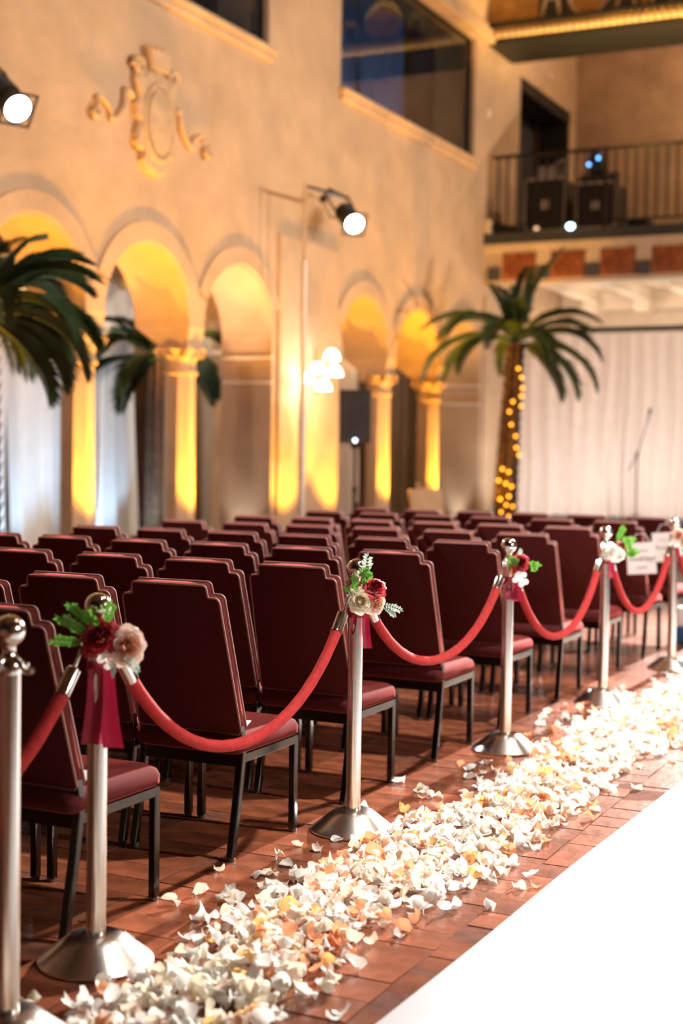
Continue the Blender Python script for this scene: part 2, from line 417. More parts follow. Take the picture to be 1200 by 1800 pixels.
# floor
m = MB(); m.box((-10.6, -6.0, -.12), (8.2, 26.4, -.0014)); floor = struct('floor', m, MT['grout'], label='terracotta tiled hall floor')
m = MB(); m.box((8.0, -6, -.05), (8.3, 26.4, 9.4)); struct('wall_right', m, MT['plaster'], label='tan plaster wall across the hall')
m = MB(); m.box((-10.6, -6.2, -.05), (8.3, -6.0, 9.4)); struct('wall_rear', m, MT['rear_shade'], label='unseen rear wall coloured dark to cut bounced light')
m = MB(); m.box((-8.68, -6.2, 0), (-8.0, 1.0, 9.4)); struct('wall_left_near', m, MT['plaster'], label='near stretch of the tan arcade wall')
m = MB(); m.box((-11.3, -6.2, 9.3), (8.3, 26.6, 9.5)); ceil = struct('ceiling', m, MT['wood_ceiling'], label='painted timber ceiling of the hall')
for k in range(9):
    m = MB(); m.box((-8.0, -4+k*2.9, 8.95), (8.0, -3.7+k*2.9, 9.3), .02); m.build('ceiling_beam', MT['gold'], ceil)

# floor tiles: courses of long tiles across, laid column by column
CW, TH_, J = .342, .1452, .0045
def tile_mesh(seed):
    rr = random.Random(seed); w = CW-J; d = TH_-J; b = .0009
    j = lambda s=.0022: rr.uniform(-s, s)
    vs = [(-w/2, -d/2, -.012), (w/2, -d/2, -.012), (w/2, d/2, -.012), (-w/2, d/2, -.012)]
    cor = [(-w/2+j(), -d/2+j()), (w/2+j(), -d/2+j()), (w/2+j(), d/2+j()), (-w/2+j(), d/2+j())]
    vs += [(x, y, -.0004) for x, y in cor] + [(x*(1-2*b/w), y*(1-2*b/d), 0) for x, y in cor]
    fs = []
    for r in (0, 4):
        for k in range(4): fs.append((r+k, r+(k+1) % 4, r+4+(k+1) % 4, r+4+k))
    fs.append((8, 9, 10, 11)); return vs, fs
TV = [tile_mesh(i) for i in range(8)]
TM = []
for vs, fs in TV:
    b_ = MB(); b_.add(vs, fs); me_ = b_.mesh('tile', MT['tile']); me_.materials.append(MT['grout'])
    me_.polygons.foreach_set('material_index', [1]*8 + [0]); TM.append(me_)
def cam_space(x, y, z=0):
    p = cam.matrix_world.inverted() @ Vector((x, y, z)); return p.x, p.y, -p.z
tiles = []
ti = 0
for cx in range(-17, 30):
    xc = -2.155 + CW*(cx+.5); off = rnd.uniform(0, TH_)
    if xc > 7.9 or xc < -7.95: continue
    ny = int(22/TH_)
    for k in range(ny):
        yc = -1.0 + off + TH_*k
        if yc > 20.0: break
        tiles.append((xc + rnd.uniform(-.003, .003), yc, rnd.uniform(-.0015, .0015), R(rnd.uniform(-.5, .5)), R(rnd.uniform(-.35, .35)), R(rnd.uniform(-.35, .35)), rnd.randrange(8)))
def seen(t):
    x, y, d = cam_space(t[0], t[1])
    return d > 1 and abs(x/d) < .245 and -.37 < y/d < .37 and t[0] < -1.30 and t[0] > -6.5
vis = sorted([t for t in tiles if seen(t)], key=lambda t: cam_space(t[0], t[1])[2])[:300]
vset = set(vis)
for t in vis:
    o = put('tile', TM[t[6]], floor, (t[0], t[1], t[2]), (t[4], t[5], t[3]))
b_ = MB()
for t in tiles:
    if t in vset: continue
    mx = Matrix.Translation((t[0], t[1], t[2])) @ Euler((t[4], t[5], t[3])).to_matrix().to_4x4()
    b_.add(*TV[t[6]], mx)
o = b_.build('tile_field', MT['tile'], floor); o['kind'] = 'stuff'
o.data.materials.append(MT['grout']); o.data.polygons.foreach_set('material_index', ([1]*8 + [0])*(len(b_.f)//9))

# ------------------------------------------------------------------ columns
def make_column():
    t = thing('octagonal_column', 'x', 'column', (0, 0, 0))
    O8 = PI/8; k = 1/math.cos(O8)
    m = MB(); m.box((-.22, -.22, 0), (.22, .22, .12), .01); m.lathe([(.21*k, .12), (.21*k, .17), (.17*k, .22), (.16*k, .24)], 8, None, O8); m.build('base', MT['plaster_trim'], t)
    m = MB(); m.lathe([(.158*k, .24), (.15*k, 2.22)], 8, None, O8); m.build('shaft', MT['plaster_trim'], t)
    cp = MB(); cp.lathe([(.16*k, 2.20), (.175*k, 2.215), (.175*k, 2.24), (.155*k, 2.25), (.16, 2.32), (.19, 2.42), (.23, 2.47)], 16, None, O8)
    cap = cp.build('capital', MT['relief'], t, True)
    for q in range(8):
        a = q*PI/4
        def fn(u, v, a=a):
            s = (u-.5); w = .062*(1-.55*v*v)*(1+.12*math.sin(v*14))
            r = .165 + .01*v + .075*max(0, v-.45)**1.5*3.0 - .02*abs(s)
            z = 2.255 + .19*v - (.09*max(0, v-.72)*2)
            return (r*math.cos(a)-s*2*w*math.sin(a), r*math.sin(a)+s*2*w*math.cos(a), z)
        m = MB(); m.grid(fn, 4, 7); m.build('acanthus_leaf', MT['relief'], cap, 'all')
    for q in range(4):
        a = PI/4 + q*PI/2; pts = []
        for i in range(22):
            th = i/21*3.4*PI; r = .055*(1-i/21*.75)
            rr_ = .225 + r*math.cos(th); z = 2.435 + r*math.sin(th)
            pts.append((rr_*math.cos(a), rr_*math.sin(a), z))
        m = MB(); m.tube(pts, .016, 6); m.build('volute', MT['relief'], cap, True)
    m = MB(); m.box((-.205, -.17, 2.47), (.205, .17, 2.505), .006)
    # impost block flaring from the capital out to the thickness of the wall
    b0, b1 = (.17, .15), (.33, .15)
    vs = [(-b0[0], -b0[1], 2.505), (b0[0], -b0[1], 2.505), (b0[0], b0[1], 2.505), (-b0[0], b0[1], 2.505), (-.47, -b1[1], 2.71), (.2, -b1[1], 2.71), (.2, b1[1], 2.71), (-.47, b1[1], 2.71)]
    m.add(vs, [(0, 1, 5, 4), (1, 2, 6, 5), (2, 3, 7, 6), (3, 0, 4, 7), (4, 5, 6, 7), (3, 2, 1, 0)])
    m.build('impost', MT['plaster_trim'], t)
    return t
col0 = make_column(); tr = tree_of(col0)
CL = ['amber-lit octagonal column beside the nearest palm fronds', 'amber-lit octagonal column between the white and grey drapes', 'amber-lit octagonal column directly behind the black loudspeaker', 'amber-lit octagonal column between the loudspeaker and the trunk-lit palm']
for i, yy in enumerate((11.08, 12.88, 17.95, 19.75)):
    o = col0 if i == 0 else copy_tree(col0, None, tr)
    o.location = (-8.2, yy, 0); o['label'] = CL[i]; o['group'] = 'arcade columns'
# ------------------------------------------------------------------ drapes in the arcade
spec = [((-9.75, 9.4), (-9.7, 11.9), 'left white drape behind the nearest arch', 'drape'),
        ((-9.72, 11.95), (-9.7, 13.55), 'white drape behind the nearest amber column', 'drape'),
        ((-9.72, 13.6), (-9.8, 14.35), 'narrow white drape swept aside behind the second arch', 'drape')]
for k, (a, b, lab, mt_) in enumerate(spec):
    d = drape('hanging_drape', a[0], a[1], b[0], b[1], .01, 3.42, MT[mt_], .05, .26, seed=k+3, flare=-.1 if k < 2 else .35)
    tag(d, lab, 'drape', 'white arcade drapes')
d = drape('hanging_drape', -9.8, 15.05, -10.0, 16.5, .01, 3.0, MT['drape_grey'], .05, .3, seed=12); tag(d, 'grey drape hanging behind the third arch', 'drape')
d = drape('hanging_drape', -9.9, 21.4, -9.9, 23.3, .01, 3.4, MT['curtain'], .05, .3, seed=15); tag(d, 'blush drape behind the arch right of the loudspeaker', 'drape')
d = drape('hanging_drape', -9.9, 19.2, -9.9, 20.9, .01, 3.4, MT['curtain'], .05, .3, seed=16); tag(d, 'blush drape behind the arch left of the loudspeaker', 'drape')
m = MB(); m.sphere((-10.28, 18.3, 2.62), .07, 12, 8, (.7, 1, 1.3)); m.sphere((-10.34, 18.3, 2.55), .05); o = m.build('corridor_lamp', MT['bulb'], None, True)
tag(o, 'small lit globe lamp on the corridor wall inside the third arch', 'lamp')

# ------------------------------------------------------------------ wall crest
crest = thing('wall_crest', 'plaster shield crest with scrollwork high on the tan wall', 'crest', (-8.0, 11.97, 4.70))
def relief(outline, x0, x1, inset=.02):
    """outline in (y,z) from local centre, raised off the wall"""
    m = MB(); n = len(outline); cy = sum(p[0] for p in outline)/n; cz = sum(p[1] for p in outline)/n
    def sh(p):
        d = math.hypot(p[0]-cy, p[1]-cz) or 1; k = max(0, 1-inset/d); return (cy+(p[0]-cy)*k, cz+(p[1]-cz)*k)
    a = [(x0, *p) for p in outline]; b = [(x0+(x1-x0)*.75, *p) for p in outline]; c = [(x1, *sh(p)) for p in outline]
    m.add(a+b+c, [(r*n+i, r*n+(i+1) % n, (r+1)*n+(i+1) % n, (r+1)*n+i) for r in (0, 1) for i in range(n)] + [tuple(range(2*n, 3*n))]); return m
half = [(0, .44), (.16, .43), (.27, .36), (.33, .40), (.37, .30), (.31, .12), (.36, .06), (.34, -.05), (.30, -.10), (.34, -.22), (.33, -.30), (.26, -.34), (.22, -.36), (.24, -.46), (.16, -.55), (.06, -.56), (0, -.60)]
out = half + [(-y, z) for y, z in half[-2:0:-1]]
relief(out, -.02, .10, .035).build('shield', MT['relief'], crest)
ov = [(.21*math.cos(2*PI*k/28), .32*math.sin(2*PI*k/28) - .06) for k in range(28)]
relief(ov, .095, .14, .05).build('boss', MT['relief'], crest, True)
m = MB(); m.tube([(.10, .25*math.cos(2*PI*k/32), .37*math.sin(2*PI*k/32) - .06) for k in range(32)], .03, 8, True); m.build('shield_rim', MT['relief'], crest, True)
relief([(-.15, .44), (.15, .44), (.19, .66), (.10, .62), (.05, .68), (0, .63), (-.05, .68), (-.10, .62), (-.19, .66)][::-1], -.02, .13, .01).build('crown', MT['relief'], crest)
def spiral(cy, cz, r0, turns, a0, sgn=1, n=26, shrink=.8):
    return [(.07, cy + sgn*r0*(1-shrink*i/(n-1))*math.cos(a0+turns*2*PI*i/(n-1)), cz + r0*(1-shrink*i/(n-1))*math.sin(a0+turns*2*PI*i/(n-1))) for i in range(n)]
for sg in (-1, 1):
    m = MB(); m.tube(spiral(sg*.30, .42, .10, 1.3, 0, sg), .032, 7); m.build('scroll', MT['relief'], crest, True)
    m = MB(); m.tube(spiral(sg*.27, -.28, .09, 1.2, 2, sg), .032, 7); m.build('scroll', MT['relief'], crest, True)
    # the trailing ribbon either side
    pts = [(.03, sg*(.36+.09*math.sin(s*1.0)*0 + .17*t), .16*math.sin(s) - .05 - .10*t) for t, s in ((i/13*3.2, i/13*8.5) for i in range(14))]
    pts2 = []
    for i in range(40):
        t = i/39; s = t*2.6*PI
        pts2.append((.04, sg*(.37 + .60*t + .035*math.sin(2*s)), (.17*(1-.55*t))*math.sin(s+.6) + .02 - .12*t))
    m = MB(); m.tube(pts2, [.036*(1-.45*i/39) for i in range(40)], 7); m.build('ribbon_scroll', MT['relief'], crest, True)
    m = MB(); m.tube(spiral(sg*1.0, -.16, .065, 1.2, 1.5, sg), .026, 7); m.build('scroll', MT['relief'], crest, True)
m = MB(); m.tube(spiral(0, .36, .09, 1.2, -1.0), .04, 8); m.build('scroll', MT['relief'], crest, True)

# ------------------------------------------------------------------ balcony end of the hall
BY = 21.5
m = MB(); m.box((-8.0, BY-.06, 4.76), (8.0, 26.3, 4.92), .0); struct('floor_balcony', m, MT['greenband'], label='dark slate edged balcony floor')
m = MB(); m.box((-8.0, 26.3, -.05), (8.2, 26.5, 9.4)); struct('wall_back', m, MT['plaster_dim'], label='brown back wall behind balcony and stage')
fr_ = MB(); fr_.box((-8.0, BY, 4.12), (8.0, BY+.38, 4.76)); fr_.box((-8.0, BY-.05, 4.66), (8.0, BY, 4.76), .01)
frieze = struct('trim_2', fr_, MT['cream'], label='cream balcony frieze with terracotta panels')
def panel_mesh():
    m = MB(); m.box((-.275, -.02, -.205), (.275, .03, .205), .008)
    for k in range(3): m.tube([((.10+.06*k)*math.cos(2*PI*i/20), -.026+.004*k, (.06+.045*k)*math.sin(2*PI*i/20)) for i in range(20)], .016, 6, True)
    return m.mesh('terracotta_panel', MT['terra'], True)
pm = panel_mesh(); bmx = MB(); bmx.box((-.105, -.035, -.10), (.105, .03, .10), .008); bme = bmx.mesh('slate_block', MT['slateblock'])
bmx = MB(); bmx.box((-.115, -.03, -.14), (.115, .03, .14), .008); bmc = bmx.mesh('cream_block', MT['cream'])
for k in range(18):
    x = -7.41 + .79*k
    if x > 7.6: break
    put('terracotta_panel', pm, frieze, (x, BY, 4.40)); put('slate_block', bme, frieze, (x+.395, BY, 4.29)); put('cream_block', bmc, frieze, (x+.395, BY, 4.55))
put('slate_block', bme, frieze, (-7.83, BY, 4.29))
# underside of the balcony: pale boards and joists
m = MB(); m.box((-8.0, BY+.38, 4.44), (8.0, 26.3, 4.50)); soff = struct('ceiling_balcony', m, MT['cream_white'], label='pale boarded underside of the balcony')
for k in range(14):
    x = -7.35 + .95*k
    if x > 6: break
    m = MB(); m.box((x-.10, BY+.38, 4.22), (x+.10, 25.6, 4.44), .01); m.box((x-.14, 25.2, 4.02), (x+.14, 25.9, 4.24), .02); m.build('joist', MT['cream_white'], soff)
m = MB(); m.box((-8.0, 25.6, 4.10), (8, 26.3, 4.44), .01); m.build('cross_beam', MT['cream_white'], soff)
m = MB(); m.box((-8.0, 26.24, 2.6), (8, 26.3, 4.1)); m.build('pale_wall_board', MT['cream_white'], soff)
# header beam over the balcony
hd = MB(); hd.box((-8.0, BY, 8.0), (8.0, BY+1.15, 9.3)); header = struct('trim_3', hd, MT['gold'], label='painted gold header beam over the balcony')
m = MB(); m.box((-8.0, BY-.16, 8.13), (8.0, BY, 8.20), .01); m.build('moulding', MT['black'], header)
m = MB(); m.box((-8.0, BY-.12, 7.98), (8.0, BY, 8.13), .01); m.build('cornice', MT['gold'], header)
m = MB(); m.box((-8.0, BY-.05, 7.90), (8.0, BY+1.15, 8.0)); m.build('dark_soffit', MT['black'], header)
dm = MB(); dm.box((-.035, -.04, -.04), (.035, .03, .04), .008); dme = dm.mesh('dentil', MT['cream'])
for k in range(52): put('dentil', dme, header, (-7.9+.115*k, BY-.12, 8.01))
# painted medallions on the header
for k in range(8):
    x = -6.02 + 1.72*k
    m = MB(); m.box((x-1.15, BY-.012, 8.22), (x+.45, BY+.01, 8.9)); m.build('green_panel', MT['gold_dark'], header)
    m = MB(); m.tube([(x-.35+.30*math.cos(2*PI*i/28), BY-.02, 8.50+.30*math.sin(2*PI*i/28)) for i in range(28)], .035, 8, True); m.build('medallion_ring', MT['cream'], header, True)
    m = MB(); m.lathe([(.27, 0), (.25, .03), (.02, .045)], 24, Matrix.Translation((x-.35, BY-.005, 8.50)) @ Matrix.Rotation(PI/2, 4, 'X')); m.build('medallion', MT['gold'], header, True)
    for sg in (-1, 1):
        pts = [(x-.35+sg*(.45+.28*i/14), BY-.03, 8.24+.34*math.sin(i/14*PI)+.08*math.sin(i/14*3*PI)) for i in range(15)]
        m = MB(); m.tube(pts, .03, 7); m.build('arabesque', MT['cream'], header, True)
# dark balcony doorway in the side wall
dr = bpy.data.objects.new('door_1', None); C.objects.link(dr); tag(dr, 'dark open balcony doorway in the side wall', 'door', None, 'structure')
m = MB(); m.box((-8.75, 23.1, 4.92), (-8.68, 25.95, 7.82)); m.build('door_panel', MT['dark'], dr)
m = MB(); m.box((-8.56, 23.1, 7.60), (-8.0, 25.95, 7.82), .01); m.box((-8.56, 25.85, 4.92), (-8.02, 25.95, 7.6)); m.box((-8.56, 23.1, 4.92), (-8.02, 23.17, 7.6)); m.build('door_frame', MT['black'], dr)
m = MB(); m.box((-8.66, 24.45, 4.92), (-8.60, 24.52, 7.6)); m.build('door_post', MT['black'], dr)
# railing
rl = thing('balcony_railing', 'dark iron balustrade along the balcony edge', 'railing', (0, BY+.04, 4.92))
m = MB(); m.box((-7.9, -.03, 1.19), (8.0, .03, 1.24), .01); m.build('handrail', MT['blackmetal'], rl)
m = MB(); m.box((-7.9, -.015, .10), (8.0, .015, .13)); m.build('bottom_rail', MT['blackmetal'], rl)
bm_ = MB(); bm_.box((-.012, -.012, .10), (.012, .012, 1.2)); bme = bm_.mesh('baluster', MT['blackmetal'])
pm_ = MB(); pm_.box((-.03, -.03, 0), (.03, .03, 1.2), .005); pme = pm_.mesh('post', MT['blackmetal'])
for k in range(96):
    x = -7.8 + .158*k
    if x > 7.8: break
    put('post' if k % 12 == 11 else 'baluster', pme if k % 12 == 11 else bme, rl, (x, 0, 0))
m = MB(); m.box((-7.99, BY-.05, 4.92), (-7.90, BY+.2, 5.16), .01); m.build('newel_stub', MT['cream'], frieze)
m = MB(); m.add([(-7.88, BY+.09, 4.92), (-7.2, BY+.09, 4.92), (-7.88, BY+.09, 5.14), (-7.88, BY+.3, 4.92), (-7.2, BY+.3, 4.92), (-7.88, BY+.3, 5.14)], [(0, 1, 2), (5, 4, 3), (0, 3, 4, 1), (1, 4, 5, 2), (2, 5, 3, 0)])
o = m.build('wedge_monitor', MT['black'], None); tag(o, 'black wedge monitor at the left end of the balcony', 'speaker')
# the two little sensors on the wall
for k, p in enumerate(((-8.0, 21.49, 6.84), (-8.0, 24.57, 8.16))):
    t = thing('wall_sensor', ['small white sensor on the wall right of the blue window', 'small white sensor on the wall above the balcony doorway'][k], 'sensor', p, 0, 'wall sensors')
    m = MB(); m.box((0, -.05, -.06), (.05, .05, .06), .012); m.build('housing', MT['sensor'], t)
    m = MB(); m.sphere((.05, 0, -.02), .03); m.build('sensor_dome', MT['sensor'], t, True)
# stage and curtain
m = MB(); m.box((-7.7, 19.9, 0), (7.0, 24.2, .44), .01); o = struct('floor_stage', m, MT['stagecarpet'], label='dark raised stage deck behind the chairs')
cspec = [(-7.92, -6.0), (-6.05, -4.6), (-4.65, -3.0), (-3.05, -1.2), (-1.25, .6), (.55, 2.4)]
for k, (a, b) in enumerate(cspec):
    d = drape('stage_curtain', a, 22.6 + (k % 2)*.05, b, 22.6 + (k % 2)*.05, .45, 3.42, MT['curtain'], .045, .24, seed=k+20)
    tag(d, ['blush stage curtain panel behind the trunk-lit palm', 'blush stage curtain panel behind the microphone stand', 'blush stage curtain panel right of the microphone stand', 'fourth blush curtain panel from the palm', 'fifth blush curtain panel from the palm', 'sixth blush curtain panel from the palm'][k], 'curtain', 'stage curtain panels')
t = thing('curtain_rail', 'dark screen housing running above the blush stage curtain', 'rail', (0, 22.6, 3.46))
m = MB(); m.box((-7.9, -.06, -.035), (3.0, .06, .045), .01); m.build('housing', MT['black'], t)
m = MB(); m.box((-7.9, -.05, -.06), (3.0, .05, -.036)); m.build('valance', MT['cream'], t)

# ================================================================== aisle runner
rot = .0225
m = MB()
def rf(u, v):
    y = 1.7 + 17.8*v; x = -1.385 + 2.5*u + .0*v
    z = .004 + .0015*math.sin(y*1.7+x*3) + .001*math.sin(y*5.1-x*7)
    e = .006*math.sin(y*2.3) if u == 0 else 0
    return (x + e + rot*(y-3.8), y, z)
m.grid(rf, 14, 90)
b2 = MB(); b2.grid(rf, 14, 90); k0 = len(m.v)
m.v += [(x, y, z-.004) for x, y, z in b2.v]; m.f += [tuple(i+k0 for i in f[::-1]) for f in b2.f]
nU, nV = 15, 91
for j in range(90):
    for c in (0, 14):
        a, b = j*nU+c, (j+1)*nU+c; m.f.append((a, b, b+k0, a+k0))
o = m.build('aisle_runner', MT['runner'], None, 'all'); tag(o, 'bright white fabric runner laid along the aisle floor', 'runner')

# ================================================================== chairs
def rounded_rect(hw, y0, y1, r, n=6):
    pts = []
    for cx, cy, a0 in ((hw-r, y1-r, 0), (-hw+r, y1-r, PI/2), (-hw+r, y0+r, PI), (hw-r, y0+r, 3*PI/2)):
        for k in range(n+1):
            a = a0 + PI/2*k/n; pts.append((cx+r*math.cos(a), cy+r*math.sin(a)))
    return pts
def loft(rings):
    m = MB(); n = len(rings[0]); vs = [p for r in rings for p in r]; fs = []
    for i in range(len(rings)-1):
        for k in range(n): fs.append((i*n+k, i*n+(k+1) % n, (i+1)*n+(k+1) % n, (i+1)*n+k))
    fs.append(tuple(range(n-1, -1, -1))); fs.append(tuple(range((len(rings)-1)*n, len(rings)*n)))
    m.add(vs, fs); return m
def inset_outline(pts, d):
    n = len(pts); out = []
    for i in range(n):
        a, b, c = Vector(pts[i-1]), Vector(pts[i]), Vector(pts[(i+1) % n])
        e1 = (b-a).normalized(); e2 = (c-b).normalized()
        nn = Vector((-e1.y-e2.y, e1.x+e2.x))
        if nn.length < 1e-6: nn = Vector((-e1.y, e1.x))
        nn.normalize(); k = 1/max(.5, nn.dot(Vector((-e1.y, e1.x))))
        p = b + nn*d*k; out.append((p.x, p.y))
    return out
def back_outline():
    h = [(.206, 0.012), (.199, .25), (.192, .455)]
    for k in range(5):
        a = PI/2*k/4; h.append((.176+.016*math.cos(a), .474+.018*math.sin(a)))
    h += [(.160, .4925)]
    for k in range(4):
        a = -PI/2 - PI/2*k/3; h.append((.156+.008*math.cos(a), .5005+.008*math.sin(a)))
    h += [(.1475, .515)]
    for k in range(5):
        a = PI/2*k/4; h.append((.1345+.0125*math.cos(a), .523+.0125*math.sin(a)))
    h = [(.196, 0.0)] + h
    return h + [(-x, y) for x, y in h[::-1]]
BO = back_outline()
LEAN = R(15.8)
BMX = Matrix.Translation((0, -.183, .425)) @ Matrix.Rotation(-0.0, 4, 'Z') @ Matrix(((1,0,0,0),(0,math.cos(LEAN),-math.sin(LEAN),0),(0,math.sin(LEAN),math.cos(LEAN),0),(0,0,0,1)))
def back_mesh():
    def ring(d, t): return [tuple(BMX @ Vector((x, t, y))) for x, y in inset_outline(BO, d)]
    # bulging front cushion
    m = loft([ring(.012, .0), ring(.002, .003), ring(0, .010), ring(0, .036), ring(.004, .045), ring(.016, .052)])
    return m.mesh('backrest', MT['velvet'], True)
def chair_proto():
    P = {}
    P['backrest'] = back_mesh()
    m = MB()
    for t in (.004, .040): m.tube([BMX @ Vector((x, t, y)) for x, y in inset_outline(BO, -.001)], .0042, 6, True)
    P['piping'] = m.mesh('piping', MT['piping'], True)
    def ring(hw, y0, y1, r, z, pull=0): return [(x, y, z) for x, y in rounded_rect(hw, y0, y1, r)]
    m = loft([ring(.200, -.19, .235, .03, .357), ring(.212, -.205, .247, .035, .366), ring(.215, -.207, .25, .04, .392),
              ring(.209, -.200, .244, .045, .410), ring(.194, -.184, .228, .05, .422), ring(.165, -.15, .20, .06, .4285), ring(.10, -.08, .13, .06, .432)])
    P['seat'] = m.mesh('seat', MT['velvet'], 'all')
    def leg(pts, w=.0135):
        m = MB(); rings = []
        for x, y, z in pts: rings.append([(x-w, y-w, z), (x-w+.003, y-w-.003+.003, z), (x+w, y-w, z), (x+w, y+w, z), (x-w, y+w, z)])
        rings = [[(x+sx*w, y+sy*w, z) for sx, sy in ((-1,-.75),(-.75,-1),(.75,-1),(1,-.75),(1,.75),(.75,1),(-.75,1),(-1,.75))] for x, y, z in pts]
        return loft(rings)
    P['leg_f'] = leg([(0, .222, .012), (0, .222, .345)]).mesh('leg', MT['frame'])
    P['leg_r'] = leg([(0, -.222, .012), (0, -.185, .20), (0, -.158, .36), (0, -.160, .40), (0, -.172, .455)]).mesh('leg', MT['frame'])
    for k, y in (('glide_f', .222), ('glide_r', -.222)):
        m = MB(); m.lathe([(.013, 0), (.015, .004), (.014, .016)], 12, Matrix.Translation((0, y, 0))); P[k] = m.mesh('glide', MT['rubber'], True)
    m = MB(); m.box((-.011, -.16, .326), (.011, .232, .357), .002); P['side_rail'] = m.mesh('side_rail', MT['frame'])
    m = MB(); m.box((-.19, .211, .322), (.19, .233, .357), .002); P['front_rail'] = m.mesh('front_rail', MT['frame'])
    m = MB(); m.box((-.19, -.172, .310), (.19, -.150, .357), .002); P['rear_rail'] = m.mesh('rear_rail', MT['frame'])
    return P
CP = chair_proto()
def chair(loc, rz, label):
    t = thing('banquet_chair', label, 'chair', loc, rz, 'maroon banquet chairs in rows')
    put('seat', CP['seat'], t); b = put('backrest', CP['backrest'], t); put('piping', CP['piping'], b)
    for s in (-1, 1):
        l = put('leg', CP['leg_f'], t, (s*.196, 0, 0)); put('glide', CP['glide_f'], l)
        l = put('leg', CP['leg_r'], t, (s*.196, 0, 0)); put('glide', CP['glide_r'], l)
        put('side_rail', CP['side_rail'], t, (s*.198, 0, 0))
    put('front_rail', CP['front_rail'], t); put('rear_rail', CP['rear_rail'], t)
    return t
ROWS = [3.435, 4.36, 5.256, 6.163, 7.065, 8.0, 8.908, 9.985, 10.847]
ORD = ['nearest', 'second', 'third', 'fourth', 'fifth', 'sixth', 'seventh', 'eighth', 'ninth and farthest']
SEAT = ['aisle seat', 'second seat from the aisle', 'third seat from the aisle', 'fourth seat from the aisle', 'fifth seat from the aisle', 'sixth seat from the aisle']
chairs = {}
pg = MB(); pg.box((-.03, -.05, 0), (.03, .05, .004)); pgm = pg.mesh('folded_program', MT['paper'])
for i, y in enumerate(ROWS):
    for j in range(6):
        x = -2.608 - .451*j + rnd.uniform(-.006, .006); yy = y + rnd.uniform(-.010, .010); rz = R(rnd.uniform(-.8, .8))
        px, py, d = cam_space(x+.2, yy+.2, .7)
        if px/d < -.26: continue
        c = chair((x, yy, 0), rz, 'maroon banquet chair, %s in the %s row' % (SEAT[j], ORD[i] if i else 'nearest'))
        chairs[i, j] = c
        if j < 2 and (i, j) != (0, 1):
            o = put('folded_program', pgm, None, (x+.125, yy-.05, .4325), (R(2), 0, rz+R(18)))
            tag(o, 'white folded program on the %s in the %s row' % (SEAT[j], ORD[i]), 'program', 'programs left on the seats')

# ================================================================== stanchions, ropes, posies
def stanchion_proto():
    P = {}
    m = MB(); m.lathe([(.152, 0), (.156, .003), (.156, .009), (.150, .014), (.122, .036), (.092, .061), (.074, .074), (.058, .081), (.040, .084), (.0275, .085)], 48); P['base'] = m.mesh('base', MT['steel'], True)
    m = MB(); m.lathe([(.0272, .083), (.0272, .872)], 32); P['pole'] = m.mesh('pole', MT['steel'], True)
    m = MB(); m.lathe([(.0285, .868), (.030, .872), (.030, .890), (.026, .898), (.019, .906), (.015, .918), (.016, .930), (.020, .936)], 32); P['collar'] = m.mesh('collar', MT['polished'], True)
    m = MB(); m.sphere((0, 0, .967), .0372, 32, 20); P['ball_finial'] = m.mesh('ball_finial', MT['polished'], True)
    m = MB(); m.tube([(0, .018, .905), (0, .030, .898), (0, .036, .886), (0, .046, .877), (0, .060, .877), (0, .066, .884)], [.007, .007, .0065, .0065, .0065, .0075], 10); P['hook_arm'] = m.mesh('hook_arm', MT['polished'], True)
    return P
SP = stanchion_proto()
ST = [(-2.280, 1.58), (-2.250, 3.138), (-2.2225, 4.696), (-2.216, 6.353), (-2.171, 7.877), (-2.130, 9.393), (-2.095, 10.93)]
SL = ['steel stanchion outside the left edge holding the nearest rope', 'steel stanchion with a dark red and a blush rose, second from left', 'steel stanchion with cream ranunculus and red rose, at centre',
      'steel stanchion with one red rose and small white blossoms', 'steel stanchion with a white rose cluster, beside the hanging card', 'farthest steel stanchion in view, with a blush rose', 'steel stanchion beyond the right edge of the view']
EXTRA = ((-2.112, 2.599), 'bare steel stanchion without rope or flowers, cut by the left edge')
for (x, y), lab in list(zip(ST, SL)) + [EXTRA]:
    t = thing('rope_stanchion', lab, 'stanchion', (x, y, 0), .0225, 'steel rope stanchions')
    for k in ('base', 'pole', 'collar', 'ball_finial'): put(k, SP[k], t)
    for a in (0, PI, -PI/2): put('hook_arm', SP['hook_arm'], t, None, (0, 0, a))
RL = ['red velvet rope drooping away behind the bare stanchion at left', 'red velvet rope sagging across the second-row chair seat, nearest full span', 'red velvet rope from the centre stanchion to the single-rose one',
      'red velvet rope from the single-rose stanchion to the white-rose one', 'red velvet rope hanging in front of the white cards', 'red velvet rope leaving the right edge past the farthest stanchion']
SAG = [.455, .465, .535, .462, .455, .46]
